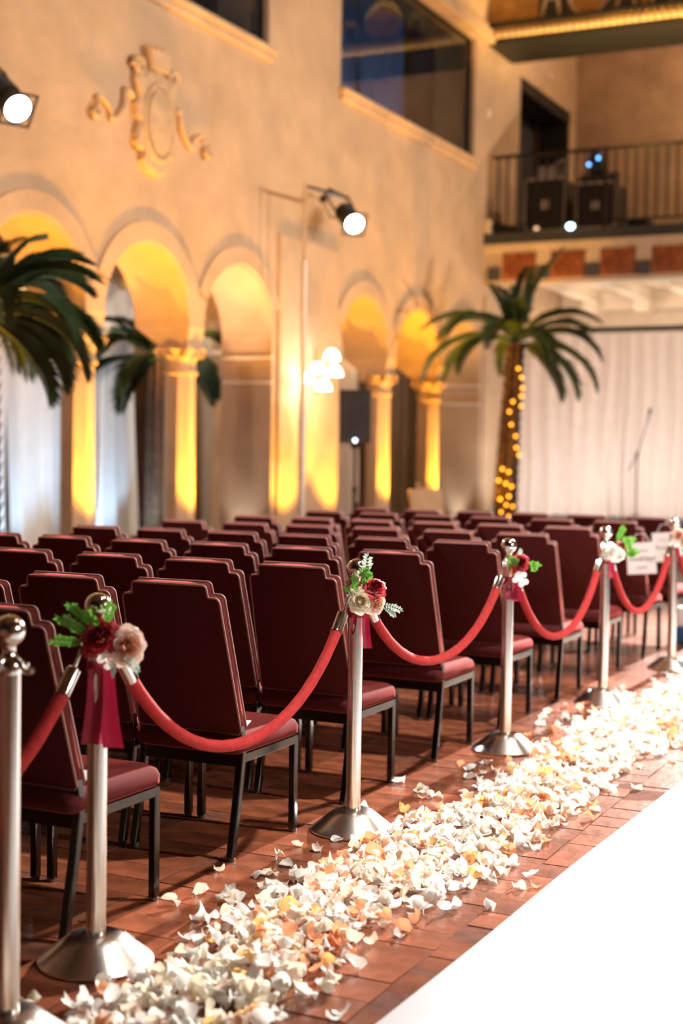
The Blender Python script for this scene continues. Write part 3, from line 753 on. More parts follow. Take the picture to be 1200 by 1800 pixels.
for i in range(6):
    a = Vector((ST[i][0], ST[i][1], .868)); b = Vector((ST[i+1][0], ST[i+1][1], .868))
    d = (b-a).normalized(); a += d*.062; b -= d*.062; L = (b-a).length; lo = SAG[i]
    t = thing('velvet_rope', RL[i], 'rope', a, math.atan2(d.y, d.x), 'red velvet ropes')
    kk = 2.9; n = 48; pts = []
    for k in range(n+1):
        u = -1 + 2*k/n; h = (math.cosh(kk*u*.72)-1)/(math.cosh(kk*.72)-1)
        pts.append(Vector(((u+1)/2*L, .004*math.sin(u*3), lo-.868 + (.868-lo)*h)))
    # metal ends along the first and last stretch
    f0 = 2
    body = pts[f0:n+1-f0]
    m = MB(); m.tube(body, [.0188*(1+.03*math.sin(q*2.1)) for q in range(len(body))], 16); m.build('rope', MT['rope'], t, 'all')
    for e in (pts[:f0+2], pts[::-1][:f0+2]):
        p0 = e[1].lerp(e[2], .3); p1 = e[-1]
        m = MB(); m.tube([p0, p0.lerp(p1, .06), p0.lerp(p1, .94), p1], [.017, .0215, .0215, .0225], 16)
        f = m.build('ferrule', MT['polished'], t, True)
        m = MB(); m.tube([p0, p0.lerp(e[0], .6), e[0]+Vector((0, 0, .010))], [.006, .005, .005], 8)
        q = [e[0] + Vector((.010*math.cos(w*.5), 0, .012+.010*math.sin(w*.5))) for w in range(10)]
        m.tube(q, .0035, 6); m.build('snap_hook', MT['polished'], f, True)

# ------------------------------------------------------------------ flowers
def rose_mesh(name, m, R0=.036, n=24, seed=0, tight=.6, ruffle=.10, heart=None, hf=.45):
    rr = random.Random(seed); b = MB()
    for k in range(n):
        t = k/(n-1); a = k*2.399 + rr.uniform(-.2, .2)
        rad = R0*(.10 + .90*t**.9); hgt = R0*(1.38 - .66*t); op = t**1.6
        half = (1.15 - .35*t)
        def fn(u, v, a=a, rad=rad, hgt=hgt, op=op, half=half, ph=rr.uniform(0, 6)):
            s = (u-.5)*2
            ww = half*math.sin(PI*(.12+.70*v))*1.05
            r = rad*(.30 + .70*min(1, v*1.5)**.7) + op*rad*.55*max(0, v-.55)**1.2*2 - rad*.10*(1-abs(s))*0
            r *= 1 + ruffle*v*v*math.sin(s*4+ph)
            z = -R0*.55 + hgt*(v - .18*v*abs(s)**2.5) - op*R0*.75*max(0, v-.6)**1.4*2.4
            return (r*math.cos(a+s*ww), r*math.sin(a+s*ww), z)
        b.grid(fn, 6, 6)
    b.sphere((0, 0, R0*.10), R0*.17, 10, 8, (1, 1, 2.4))
    me = b.mesh(name, m, 'all')
    if heart:
        me.materials.append(heart); nf = 36
        for q, p in enumerate(me.polygons):
            if q < nf*n*hf or q >= nf*n: p.material_index = 1
    return me
RM = {'rose_red': rose_mesh('rose', MT['rose_red'], .038, 30, 1, heart=MT['rose_deep'], hf=.35), 'rose_blush': rose_mesh('rose', MT['rose_blush'], .038, 34, 2, ruffle=.05, heart=MT['rose_peach'], hf=.5),
      'rose_white': rose_mesh('rose', MT['rose_white'], .038, 22, 3), 'rose_cream': rose_mesh('ranunculus', MT['rose_cream'], .040, 44, 4, ruffle=.03, heart=MT['tan_heart'], hf=.10)}
def leaf_rot(d):
    z = Vector(d).normalized(); y = Vector((.15, 1, .25)); y = (y - z*y.dot(z)).normalized(); x = y.cross(z)
    return Matrix((x, y, z)).transposed().to_euler()
def look_rot(d): return Vector(d).to_track_quat('Z', 'Y').to_euler()
def fern_mesh(name, m, L=.13, n=11, w=.028, droop=.3, seed=0, lw=.3):
    rr = random.Random(seed); b = MB(); spine = []
    for k in range(n+1):
        t = k/n; spine.append(Vector((0, -droop*L*t*t, L*t)))
    b.tube(spine, [.0014*(1-.6*k/n) for k in range(n+1)], 5)
    for k in range(2, n+1):
        t = k/n; p = spine[k]; ll = w*math.sin(PI*min(1, .15+.85*(1-t*.8)))*rr.uniform(.8, 1.15)
        for sg in (-1, 1):
            d = Vector((sg*math.cos(.55), .15*rr.uniform(-1, 1), math.sin(.55))); q = Vector((-sg*.5, .0, .86))
            if k == n and sg == 1: d = Vector((0, -.2, 1))
            a = p; c = p + d*ll; mi = p + d*ll*.5; wd = q*ll*lw
            b.add([a, mi-wd+Vector((0, .003, 0)), c, mi+wd+Vector((0, .003, 0))], [(0, 1, 2), (0, 2, 3)])
    return b.mesh(name, m)
FERN = fern_mesh('fern_frond', MT['leaf2'], .12, 17, .026, .25, 1, .26)
IVY = fern_mesh('leaf_sprig', MT['leaf2'], .06, 4, .036, .3, 2, .5)
EUC = fern_mesh('eucalyptus_sprig', MT['sage'], .11, 9, .024, .3, 3, .30)
def blossom_mesh():
    b = MB()
    for q in range(7):
        c = Vector((.022*math.cos(q*2.4)*(q > 0), .022*math.sin(q*2.4)*(q > 0), .006*((q*3) % 4)))
        for k in range(5):
            a = k*2*PI/5 + q
            b.grid(lambda u, v, a=a, c=c: (c.x+.013*v*math.cos(a+(u-.5)*1.1), c.y+.013*v*math.sin(a+(u-.5)*1.1), c.z+.004*v), 2, 2)
    return b.mesh('white_blossom', MT['rose_white'], 'all')
BLO = blossom_mesh()
def ribbon_mesh(L, w, seed, sway=.02):
    rr = random.Random(seed); ph = rr.uniform(0, 6)
    b = MB(); b.grid(lambda u, v: ((u-.5)*w*(1+.25*v) + sway*v*v, -.006*math.sin(5*v+ph) - .004*math.cos(PI*u*2), -L*v), 6, 14)
    me = b.mesh('ribbon_tail', MT['ribbon'], 'all'); return me
WRAP = MB(); WRAP.lathe([(.0285, -.016), (.0305, -.012), (.0300, 0), (.0308, .012), (.0285, .017)], 28); WRAPM = WRAP.mesh('ribbon_band', MT['ribbon'], True)
PART = {'rose_red': ('rose', RM['rose_red'], 'dark red rose'), 'rose_blush': ('rose', RM['rose_blush'], 'blush rose'), 'rose_white': ('rose', RM['rose_white'], 'ivory rose'),
        'rose_cream': ('ranunculus', RM['rose_cream'], 'cream ranunculus'), 'fern': ('fern_frond', FERN, None), 'ivy': ('leaf_sprig', IVY, None), 'euc': ('eucalyptus_sprig', EUC, 'sage eucalyptus sprig'), 'blossom': ('white_blossom', BLO, 'small white blossoms')}
def posy(i, label, items, tails, zband=.806):
    x, y = ST[i]; t = thing('flower_posy', label, 'flowers', (x, y, zband), YAW, 'posies tied to the stanchions')
    bnd = put('ribbon_band', WRAPM, t)
    for k, (L, w, dx, dy, sway) in enumerate(tails):
        put('ribbon_tail', ribbon_mesh(L, w, i*10+k, sway), bnd, (dx, dy, -.004))
    for kind, (dx, dy, dz), face, sc in items:
        nm, me, lab = PART[kind]
        o = put(nm, me, t, (dx, dy, dz), leaf_rot(face) if kind in ('fern', 'ivy', 'euc') else look_rot(face)); o.scale = (sc,)*3
        if lab: o['label'] = lab
FR = (0.15, -1, .25)
posy(1, 'posy of one dark red and one blush rose with fern, second stanchion', [
    ('rose_red', (.012, -.062, .088), (-.1, -1, .5), 1.15), ('rose_blush', (.088, -.058, .062), (.35, -1, .15), 1.15),
    ('fern', (.0, -.04, .07), (-.75, -.35, .75), 1.0), ('fern', (-.01, -.035, .10), (-.55, -.3, .9), .8), ('fern', (-.01, -.04, .06), (-1, -.35, .30), .85), ('fern', (.02, -.03, .10), (.35, -.3, .95), .75),
    ('euc', (.05, -.05, .04), (.8, -.4, -.25), .9), ('euc', (.03, -.05, .04), (.5, -.6, -.5), .8), ('ivy', (-.02, -.05, .10), (.3, -.4, .9), .9), ('blossom', (.035, -.06, .03), (.1, -1, -.2), .8)],
    [(.20, .040, .000, -.034, -.012), (.21, .045, .028, -.028, .022)])
posy(2, 'posy of cream ranunculus, blush and red rose on the centre stanchion', [
    ('rose_cream', (.020, -.062, .052), FR, 1.0), ('rose_blush', (.072, -.045, .044), (.5, -1, .05), .95), ('rose_red', (.068, -.035, .098), (.35, -.8, .7), 1.0),
    ('fern', (.0, -.042, .06), (-.05, -.35, 1), .75), ('fern', (-.015, -.04, .04), (-.30, -.35, 1), .6), ('euc', (.03, -.02, .10), (.12, -.1, 1), 1.05), ('euc', (.08, -.04, .04), (1, -.2, -.18), .8),
    ('euc', (.09, -.05, .03), (.8, -.3, -.4), .6), ('ivy', (.03, -.03, .11), (.25, -.2, 1), .8), ('fern', (.02, -.03, .08), (.25, -.2, 1), .6)],
    [(.125, .026, .036, -.020, .010), (.07, .016, -.004, -.032, -.012)])
posy(3, 'posy with one dark red rose and white blossoms on the fourth stanchion', [
    ('rose_red', (.050, -.055, .088), (.2, -1, .35), .95), ('rose_red', (.046, -.050, .055), (.2, -1, -.2), .75), ('blossom', (.050, -.055, .010), (.1, -1, .1), 1.1),
    ('fern', (.0, -.04, .03), (.05, -.25, 1), .75), ('fern', (.015, -.04, .02), (.15, -.3, 1), .8), ('euc', (.0, -.04, .10), (-.2, -.3, 1), .6), ('ivy', (.075, -.04, .062), (1, -.3, .25), .9), ('euc', (.04, -.04, .09), (.2, -.1, 1), .55)],
    [(.085, .05, .012, -.034, .004), (.095, .045, .036, -.026, .012)])
posy(4, 'cluster of ivory roses with green leaves on the fifth stanchion', [
    ('rose_white', (.028, -.058, .062), (.1, -1, .3), .95), ('rose_white', (.070, -.050, .035), (.4, -1, -.1), .85), ('rose_white', (.000, -.055, .040), (-.4, -1, 0), .7), ('rose_red', (.085, -.02, .088), (.6, -.6, .5), .7),
    ('fern', (.05, -.03, .09), (.35, -.2, 1), .95), ('ivy', (.07, -.03, .085), (.9, -.3, .5), 1.2), ('ivy', (.09, -.03, .05), (1, -.3, .1), 1.1), ('fern', (.08, -.03, .04), (1, -.2, .12), .7)],
    [(.09, .035, .03, -.026, .010)])
posy(5, 'blush rose with soft greenery on the farthest stanchion in view', [
    ('rose_blush', (.020, -.056, .085), (.1, -1, .35), 1.0), ('rose_blush', (.055, -.045, .03), (.4, -1, 0), .8), ('blossom', (-.01, -.05, .03), (0, -1, 0), .9),
    ('fern', (.03, -.05, .02), (.3, -.5, .9), .55), ('euc', (.02, -.04, .05), (-.3, -.3, .9), .5)],
    [(.06, .03, .02, -.03, .006)])

# ================================================================== petals
def petal_geo(seed):
    rr = random.Random(seed); cup = rr.uniform(.5, 1.5); curl = rr.uniform(-.4, 1.1); ruf = rr.uniform(.05, .15); ph = rr.uniform(0, 6); ph2 = rr.uniform(0, 6); asp = rr.uniform(.85, 1.2); tw = rr.uniform(-.8, .8); fold = rr.uniform(-.25, .25)
    n = 6; vs = []
    for j in range(n+1):
        for i in range(n+1):
            s = i/n*2-1; t = j/n
            w = .50*asp*(math.sin(PI*(.09+.80*t))**.7)*(1+.10*math.sin(5*t+ph2))
            y = t + .09*math.sin(2.6*s+ph)*t*t - .07*s*s*t - .5
            x = s*w; z = cup*x*x*1.3 + curl*(t-.45)**2*1.1 + ruf*math.sin(3.6*s+ph)*t*t*1.4 + ruf*.7*math.sin(7*t+ph2)*s + tw*x*(t-.5) + fold*abs(x)
            k = 1-.22*min(1.5, abs(cup))*abs(s)
            vs.append((x*k, y*(1-.12*abs(curl)), z))
    zm = min(v[2] for v in vs); vs = [(x, y, z-zm) for x, y, z in vs]
    fs = [(j*(n+1)+i, j*(n+1)+i+1, (j+1)*(n+1)+i+1, (j+1)*(n+1)+i) for j in range(n) for i in range(n)]
    return np.array(vs), fs
PG = [petal_geo(i) for i in range(16)]
PMESH = []
for vs_, fs_ in PG:
    row = []
    for mt_ in PET:
        b_ = MB(); b_.add([tuple(v) for v in vs_], fs_); row.append(b_.mesh('rose_petal', mt_, 'all'))
    PMESH.append(row)
prn = random.Random(11)
def edge(y, k): return .045*math.sin(y*2.3+k) + .03*math.sin(y*5.7+2*k)
plist = []
def bands(y):
    s = 1.0
    return -2.075 + .020*(y-4.2) + edge(y, 1)*.9, -1.585 + .012*(y-4.2) + edge(y, 4)*.6
y = 2.0
cnt = 0
while cnt < 4000:
    yy = 1.9 + 10.5*prn.random()
    a, b = bands(yy); u = prn.random()
    # denser towards the middle of the drift
    u = .5 + (u-.5)*(1 if prn.random() < .55 else .72)
    xx = a + (b-a)*u; edge_d = 1-abs(u-.5)*2
    h = prn.random()**1.3*(.010 + .040*edge_d)
    plist.append((xx, yy, h, 1)); cnt += 1
for k in range(260):
    yy = 2.3 + 9*prn.random(); a, b = bands(yy)
    xx = a - abs(prn.gauss(0, .13)) if prn.random() < .62 else b + min(.14, abs(prn.gauss(0, .07)))
    plist.append((xx, yy, 0, 0))
for p in ((-2.39, 4.02), (-2.16, 3.93), (-2.10, 4.05), (-2.09, 3.86), (-2.38, 5.47), (-2.24, 5.40), (-2.21, 5.36), (-2.13, 5.30), (-2.06, 5.52), (-2.20, 6.0), (-2.12, 3.02), (-2.02, 2.95), (-2.30, 7.6)): plist.append((p[0], p[1], 0, 0))
stan = [Vector(p) for p in ST + [EXTRA[0]]]
ind = []; rest = []
items = []
for (x, y, h, dense) in plist:
    if any((Vector((x, y))-s).length < .165 for s in stan): continue
    r_ = prn.random(); clump = math.sin(x*9+y*3.1)+math.sin(y*7.3-x*4)
    if r_ < .52 - .12*clump: c = 0
    elif r_ < .76 - .12*clump: c = 1
    elif r_ < .88 - .10*clump: c = 2
    elif r_ < .97: c = 3
    else: c = 4
    tilt = .6 if dense else .25
    e = Euler((prn.gauss(0, tilt), prn.gauss(0, tilt), prn.uniform(0, 6.28)))
    if prn.random() < .3: e = Euler((e.x+PI, e.y, e.z))
    items.append((x, y, h, e, prn.uniform(.042, .064), c, prn.randrange(16)))
def base_z(it):
    mx = np.array(it[3].to_matrix()); q = PG[it[6]][0]*it[4] @ mx.T
    return it[2] + .001 - q[:, 2].min()*(1.0 if it[2] < .012 else .72)
def pvis(it):
    x, y, d = cam_space(it[0], it[1], 0); return abs(x/d) < .243 and abs(y/d) < .365
order = sorted([k for k, it in enumerate(items) if pvis(it)], key=lambda k: cam_space(items[k][0], items[k][1])[2] - (.25 if items[k][2] > .02 else 0))[:300]
oset = set(order)
PLAB = ['white rose petal near the close end of the petal drift', 'cream rose petal near the close end of the petal drift', 'pale blush rose petal near the close end of the drift', 'peach rose petal near the close end of the petal drift', 'golden rose petal near the close end of the petal drift']
for k in order:
    it = items[k]
    o = put('rose_petal', PMESH[it[6]][it[5]], None, (it[0], it[1], base_z(it)), it[3]); o.scale = (it[4],)*3
    tag(o, PLAB[it[5]], 'petal', 'loose rose petals beside the runner')
av = []; af = []; am = []
nvt = 0
for k, it in enumerate(items):
    if k in oset: continue
    mx = np.array(it[3].to_matrix()); q = PG[it[6]][0]*it[4] @ mx.T
    q = q + np.array([it[0], it[1], base_z(it)]); av.append(q)
    af += [tuple(i+nvt for i in f) for f in PG[it[6]][1]]; am += [it[5]]*len(PG[it[6]][1]); nvt += len(q)
me = bpy.data.meshes.new('petal_drift'); me.from_pydata(np.concatenate(av).tolist(), [], af)
for mt_ in PET: me.materials.append(mt_)
me.polygons.foreach_set('material_index', am); me.polygons.foreach_set('use_smooth', [True]*len(af)); me.update()
o = put('petal_drift', me); tag(o, 'drift of white, cream and peach rose petals along the runner', 'petals', None, 'stuff')

# ================================================================== palms
def frond_mesh(L, e0, droop, seed, lw=.30, npair=40):
    """pinnate leaf growing along +X from the origin"""
    rr = random.Random(seed); b = MB(); n = 22; sp = [Vector((0, 0, 0))]; a = e0
    for k in range(n):
        a = e0 - droop*(k/n)**1.25; sp.append(sp[-1] + Vector((math.cos(a), 0, math.sin(a)))*L/n)
    b.tube(sp, [.018*(1-.85*k/n)+.002 for k in range(n+1)], 6)
    for k in range(npair):
        t = .14 + .86*k/(npair-1); i = min(n-1, int(t*n)); f = t*n-i; p = sp[i].lerp(sp[i+1], f); d = (sp[i+1]-sp[i]).normalized()
        ll = lw*(math.sin(PI*(.16+.80*t))**.7)*rr.uniform(.85, 1.12); up = Vector((-d.z, 0, d.x))
        for sg in (-1, 1):
            ang = .75 - .35*t; q = d*math.cos(ang) + Vector((0, sg, 0))*math.sin(ang) + up*.22; q.normalize()
            tip = p + q*ll + Vector((0, 0, -.16*ll)); mid = p + q*ll*.5 + up*.01
            w = d*((.019 if seed < 100 else .011)+.012*(1-t))
            b.add([p, mid-w, tip, mid+w], [(0, 1, 2), (0, 2, 3)])
    return b.mesh('frond', MT['leaf'])
FMS = {}
def frond(L, e0, dr, seed):
    k = (round(L, 2), round(e0, 2), round(dr, 2), seed >= 100)
    if k not in FMS: FMS[k] = frond_mesh(L, e0, dr, seed, .27+.06*L)
    return FMS[k]
def palm(label, base, h, lean, fronds, r0=.17, z0=0.0, potted=False, s0=0):
    t = thing('palm_tree', label, 'palm', base)
    n = 16; sp = [Vector((lean[0]*(k/n)**1.4, lean[1]*(k/n)**1.4, z0 + (h-z0)*k/n)) for k in range(n+1)]
    m = MB(); m.tube(sp, [r0*(1-.42*k/n) for k in range(n+1)], 14); tk = m.build('trunk', MT['trunk'], t, True)
    m = MB(); rr = random.Random(5)
    for k in range(24):
        f = k/24; i = min(n-1, int(f*n)); p = sp[i].lerp(sp[i+1], f*n-i); rad = r0*(1-.42*f)
        for q in range(7):
            a = q*2*PI/7 + k*.9; d = Vector((math.cos(a), math.sin(a), 0)); s = Vector((-d.y, d.x, 0))
            c = p + d*rad*.92; w = rad*.42
            m.add([c-s*w-Vector((0,0,.05)), c+s*w-Vector((0,0,.05)), c+d*.055+Vector((0,0,.085))+s*w*.35, c+d*.055+Vector((0,0,.085))-s*w*.35, c+d*.02-Vector((0,0,.04))], [(0, 1, 2, 3), (0, 4, 1), (1, 4, 2), (4, 3, 2), (0, 3, 4)])
    m.build('husk', MT['trunk'], tk)
    if potted:
        m = MB(); m.lathe([(.20, 0), (.26, .35), (.28, .36), (.28, .42), (.25, .42), (.24, .36)], 28); m.build('pot', MT['terra'], t, True)
    top = sp[-1]
    for k, (az, e0, dr, L) in enumerate(fronds):
        o = put('frond', frond(L, e0, dr, k+s0), t, top + Vector((0, 0, -.02*(k % 3))), (0, 0, az))
    return t
# stage palm: fronds listed as azimuth, rise, droop, length
F3 = [(R(25), 1.35, .55, 1.45), (R(140), 1.25, .9, 1.2), (R(-60), 1.2, .8, 1.3), (R(210), .75, 1.5, 1.45), (R(205), .35, 1.7, 1.55), (R(180), .9, 1.9, 1.35), (R(165), .25, 1.5, 1.45),
      (R(25), .55, 1.7, 1.35), (R(20), .15, 1.55, 1.40), (R(5), .85, 1.5, 1.3), (R(-10), -.15, 1.25, 1.30), (R(40), .75, 1.3, 1.2), (R(55), -.35, 1.0, 1.15), (R(-90), .6, 1.7, 1.3), (R(-115), .3, 1.6, 1.3), (R(-45), .35, 1.7, 1.35), (R(90), .6, 1.5, 1.3), (R(120), .3, 1.5, 1.2), (R(235), .8, 1.8, 1.3), (R(-75), 1.0, 1.2, 1.1)]
palm('tall palm with amber-lit trunk in front of the blush stage curtain', (-6.72, 19.0, 0), 3.0, (.13, .05), F3, .17)
F1 = [(R(a), e, d, L) for a, e, d, L in ((60, .9, 1.6, 1.0), (95, .5, 1.8, 1.0), (40, .5, 1.7, 1.0), (20, .9, 1.5, 1.0), (75, .15, 1.5, 1.0), (120, 1.2, 1.2, .8), (55, -.2, 1.2, .9), (0, .5, 1.8, 1.0), (-40, .6, 1.7, 1.0), (-80, .6, 1.7, 1.0), (180, 1.1, 1.8, .6), (150, 1.0, 1.6, .7), (90, 1.2, 1.1, 1.0), (30, .2, 1.7, 1.0), (65, .45, 1.5, 1.1), (230, .8, 1.7, .7), (80, .9, 1.9, 1.0), (45, 1.15, 1.5, 1.0), (100, .0, 1.3, .9), (70, -.4, 1.0, .9), (110, .3, 1.7, .95))]
palm('palm with drooping dark fronds at the left edge by the nearest arch', (-7.18, 8.50, 0), 2.42, (0, .0), F1, .15, s0=100)
F2 = [(R(a), e, d, L) for a, e, d, L in ((90, .35, 1.5, 1.5), (75, .8, 1.5, 1.3), (100, 1.0, 1.2, 1.2), (-90, .55, 1.4, 1.2), (-75, .15, 1.3, 1.2), (-100, .9, 1.2, 1.1), (-82, -.2, 1.0, 1.1), (78, .3, 1.5, 1.2), (120, .5, 1.3, 1.1), (180, 1.0, 1.2, .7), (-95, .7, 1.5, 1.0), (-110, .2, 1.2, 1.1), (85, .1, 1.2, 1.25))]
palm('palm inside the corridor behind the second amber column', (-9.15, 13.85, 0), 2.45, (0, 0), F2, .12, .3, True)
# fairy lights wound on the stage palm trunk
sl = thing('string_lights', 'amber fairy lights wound up the tall palm trunk', 'lights', (-6.72, 19.0, 0))
bb = MB(); bb.sphere((0, 0, 0), .022, 10, 8); bbm = bb.mesh('bulb', MT['amberbulb'], True)
def trunk_pt(z, a, ex=.05):
    f = z/3.0; r = .17*(1-.42*f) + ex; return Vector((.13*f**1.4 + r*math.cos(a), .05*f**1.4 + r*math.sin(a), z))
m = MB(); m.tube([trunk_pt(.35+2.3*k/150, k*.40, .02) for k in range(151)], .006, 5); m.build('cable', MT['black'], sl)
az_cam = math.atan2(-19.0, 6.72)
for z, o_ in ((2.62, .35), (2.50, .7), (2.35, .85), (2.24, .8), (2.16, .1), (2.10, .85), (2.02, -.1), (1.84, .1), (1.68, .5), (1.52, .6), (1.42, .9), (1.22, -.3), (1.18, .15), (1.06, -.5), (1.02, 0), (.98, .4), (.84, .25), (.80, -.3), (.72, .1), (.70, .55), (.62, -.2), (.56, .3)):
    put('bulb', bbm, sl, trunk_pt(z, az_cam + o_, .065))

# ================================================================== spotlights on the wall stands
def spot_rig(label, loc, aim, group, energy):
    """theatre lantern hanging by its yoke from a stand's top arm"""
    loc = Vector(loc); d = (Vector(aim)-loc).normalized()
    t = thing('stage_lantern', label, 'spotlight', loc, 0, group)
    q = d.to_track_quat('Z', 'Y').to_matrix().to_4x4()
    m = MB(); m.lathe([(.06, -.44), (.10, -.42), (.11, -.30), (.11, -.12), (.095, -.10), (.12, .0), (.125, .02)], 24, q); body = m.build('body', MT['black'], t, True)
    m = MB()
    for k in range(5): m.lathe([(.112, -.40+.05*k), (.122, -.395+.05*k), (.122, -.385+.05*k), (.112, -.38+.05*k)], 20, q)
    m.build('cooling_fin', MT['black'], body, True)
    m = MB(); m.lathe([(.108, .012), (.106, .022), (.02, .03)], 28, q); m.build('lens', MT['lens'], t, True)
    m = MB()
    m.box((-.14, -.14, .02), (-.125, .14, .035), 0, q); m.box((.125, -.14, .02), (.14, .14, .035), 0, q); m.box((-.14, -.14, .02), (.14, -.125, .035), 0, q); m.box((-.14, .125, .02), (.14, .14, .035), 0, q)
    m.build('colour_frame', MT['blackmetal'], t)
    inv = q.inverted(); side = q @ Vector((1, 0, 0)); c = -.18*d; top = Vector((-.10, -.12, .26)) + c*1.3
    m = MB(); m.tube([c+side*.125, c+side*.14+top*.6, top+side*.05, top-side*.05, c-side*.14+top*.6, c-side*.125], .014, 8); m.build('yoke', MT['blackmetal'], t, True)
    m = MB(); m.tube([top, top+Vector((-.05, -.10, .03)), top+Vector((-.06, -.22, -.08))], .03, 8); m.sphere(top+Vector((-.06, -.24, -.10)), .05, 10, 8); m.build('clamp', MT['blackmetal'], t, True)
    pts = [c-d*.25, c-d*.32+Vector((0, -.1, -.12)), c-d*.2+Vector((-.05, -.28, -.10)), top+Vector((-.06, -.25, -.12))]
    m = MB(); m.tube(pts, .010, 6); m.build('cable', MT['black'], t, True)
    light('lantern_beam', 'SPOT', loc + d*.06, energy, COOL, aim, .09, 45, .5)
    return top + loc
p2 = spot_rig('lit black stage lantern on the pale pole at wall centre', (-7.40, 15.43, 4.15), (-1.8, 10.0, 0), 'lit stage lanterns on the arcade wall', 900)
p1_ = spot_rig('lit black stage lantern cut by the upper left edge', (-7.40, 9.17, 4.12), (-1.8, 7.0, 0), 'lit stage lanterns on the arcade wall', 700)
for (x, y), tp, lab in (((-7.42, 14.2), p2, 'pale grey pole of the lantern stand in front of the pilaster'), ((-7.42, 7.9), p1_, 'pale grey lantern pole beyond the left edge')):
    t = thing('lantern_stand', lab, 'stand', (x, y, 0), 0, 'lantern stands')
    m = MB(); m.lathe([(.040, .02), (.040, 2.0), (.034, 2.02), (.034, 3.55)], 18); m.build('pole', MT['polewhite'], t, True)
    m = MB(); m.lathe([(.020, 3.5), (.020, 4.42)], 14); m.build('extension', MT['plaster'], t, True)
    m = MB(); m.tube([(0, 0, 4.38), (.02, tp.y-y-.2, tp.z-.10)], .02, 10); m.build('top_arm', MT['blackmetal'], t, True)
    for q in range(3):
        a = q*2*PI/3+.4; m = MB(); m.tube([(0, 0, .5), (.45*math.cos(a), .45*math.sin(a), .02)], .014, 8); m.build('leg', MT['polewhite'], t, True)

# ================================================================== wall sconce
sc = thing('wall_sconce', 'five-shade glowing glass wall sconce on the pilaster', 'lamp', (-7.93, 15.52, 2.40))
m = MB(); m.lathe([(.09, 0), (.085, .02), (.03, .035)], 20, Matrix.Rotation(PI/2, 4, 'Y')); m.tube([(.02, 0, -.28), (.03, 0, .25)], .018, 8); m.build('backplate', MT['gold'], sc, True)
for (dy, dz, dx) in ((-.195, .20, .31), (-.37, .03, .21), (-.153, .01, .33), (-.33, -.17, .27), (-.57, -.10, .18)):
    e = Vector((dx, dy, dz)); m = MB(); m.tube([(.02, 0, dz*.4), (dx*.5, dy*.5, dz*.4-.05), (dx*.9, dy*.95, dz-.02), e+Vector((0, 0, .03))], .009, 7); a_ = m.build('arm', MT['gold'], sc, True)
    m = MB(); m.lathe([(.018, .05), (.05, .035), (.085, -.02), (.10, -.075), (.094, -.075), (.08, -.02), (.045, .028)], 20, Matrix.Translation(e), 0, False); m.build('glass_shade', MT['bulb'], sc, True)
    m = MB(); m.sphere(e+Vector((0, 0, -.03)), .035, 12, 8); m.build('bulb', MT['bulb'], sc, True)
light('sconce_glow', 'POINT', (-7.58, 15.15, 2.30), 26, (1.0, .78, .52), None, .12)

# ================================================================== loudspeaker
sp_ = thing('loudspeaker', 'black loudspeaker on a stand in front of the arcade', 'speaker', (-7.0, 14.70, 1.52), R(58))
m = MB(); m.add([(-.175, -.16, 0), (.175, -.16, 0), (.13, .16, 0), (-.13, .16, 0), (-.175, -.16, .60), (.175, -.16, .60), (.13, .16, .60), (-.13, .16, .60)], [(3,2,1,0), (4,5,6,7), (0,1,5,4), (1,2,6,5), (2,3,7,6), (3,0,4,7)]); m.build('cabinet', MT['black'], sp_)
m = MB(); m.box((-.165, -.178, .02), (.165, -.16, .58), .01); m.build('grille', MT['dark'], sp_)
m = MB(); m.lathe([(.05, 0), (.05, -.06)], 16); m.build('pole_socket', MT['black'], sp_)
m = MB(); m.sphere((.0, -.182, .03), .022, 12, 8); m.build('power_led', MT['paleled'], sp_, True)
sp_.rotation_euler = (0, 0, R(26))
t = thing('speaker_stand', 'black tripod stand holding up the loudspeaker', 'stand', (-7.0, 14.70, 0))
m = MB(); m.lathe([(.022, .25), (.022, .95), (.030, .96), (.030, 1.02), (.017, 1.03), (.017, 1.50)], 14); m.build('pole', MT['black'], t, True)
m = MB(); m.sphere((.03, 0, .80), .04); m.build('knob', MT['black'], t, True)
for q in range(3):
    a = q*2*PI/3; m = MB(); m.tube([(0, 0, .75), (.5*math.cos(a), .5*math.sin(a), .02)], .013, 8); m.build('leg', MT['black'], t, True)
# tan board leaning near the arcade
t = thing('leaning_board', 'tan board propped on an easel right of the loudspeaker', 'board', (-6.8, 16.65, 0), R(70))
m = MB(); m.box((-.30, -.02, .25), (.30, .02, .98), .01, Matrix.Rotation(R(-10), 4, 'X')); m.build('panel', MT['board'], t)
for s in (-1, 1):
    m = MB(); m.tube([(s*.26, -.02, 0), (s*.10, .20, 1.05)], .015, 8); m.build('easel_leg', MT['board'], t)
m = MB(); m.tube([(0, .45, 0), (0, .20, 1.0)], .015, 8); m.build('easel_leg', MT['board'], t)

# ================================================================== microphone stand on the stage
t = thing('microphone_stand', 'black boom microphone stand in front of the blush curtain', 'stand', (-5.215, 20.5, .44), R(26))
m = MB(); m.lathe([(.012, .10), (.012, .95), (.016, .96), (.016, 1.0), (.008, 1.01), (.008, 1.03)], 12); m.build('pole', MT['blackmetal'], t, True)
m = MB(); m.tube([(-.13, 0, .76), (.02, 0, 1.05), (.15, 0, 1.53)], .008, 8); m.build('boom_arm', MT['blackmetal'], t, True)
m = MB(); m.sphere((.0, 0, 1.02), .028); m.build('clutch', MT['black'], t, True)
for q in range(3):
    a = q*2*PI/3+.5; m = MB(); m.tube([(0, 0, .14), (.32*math.cos(a), .32*math.sin(a), .012)], .009, 8); m.build('leg', MT['blackmetal'], t, True)
mc = thing('microphone', 'black handheld microphone clipped on the boom arm', 'microphone', (-5.215+.15*math.cos(R(26)), 20.5+.15*math.sin(R(26)), .44+1.53), R(26))
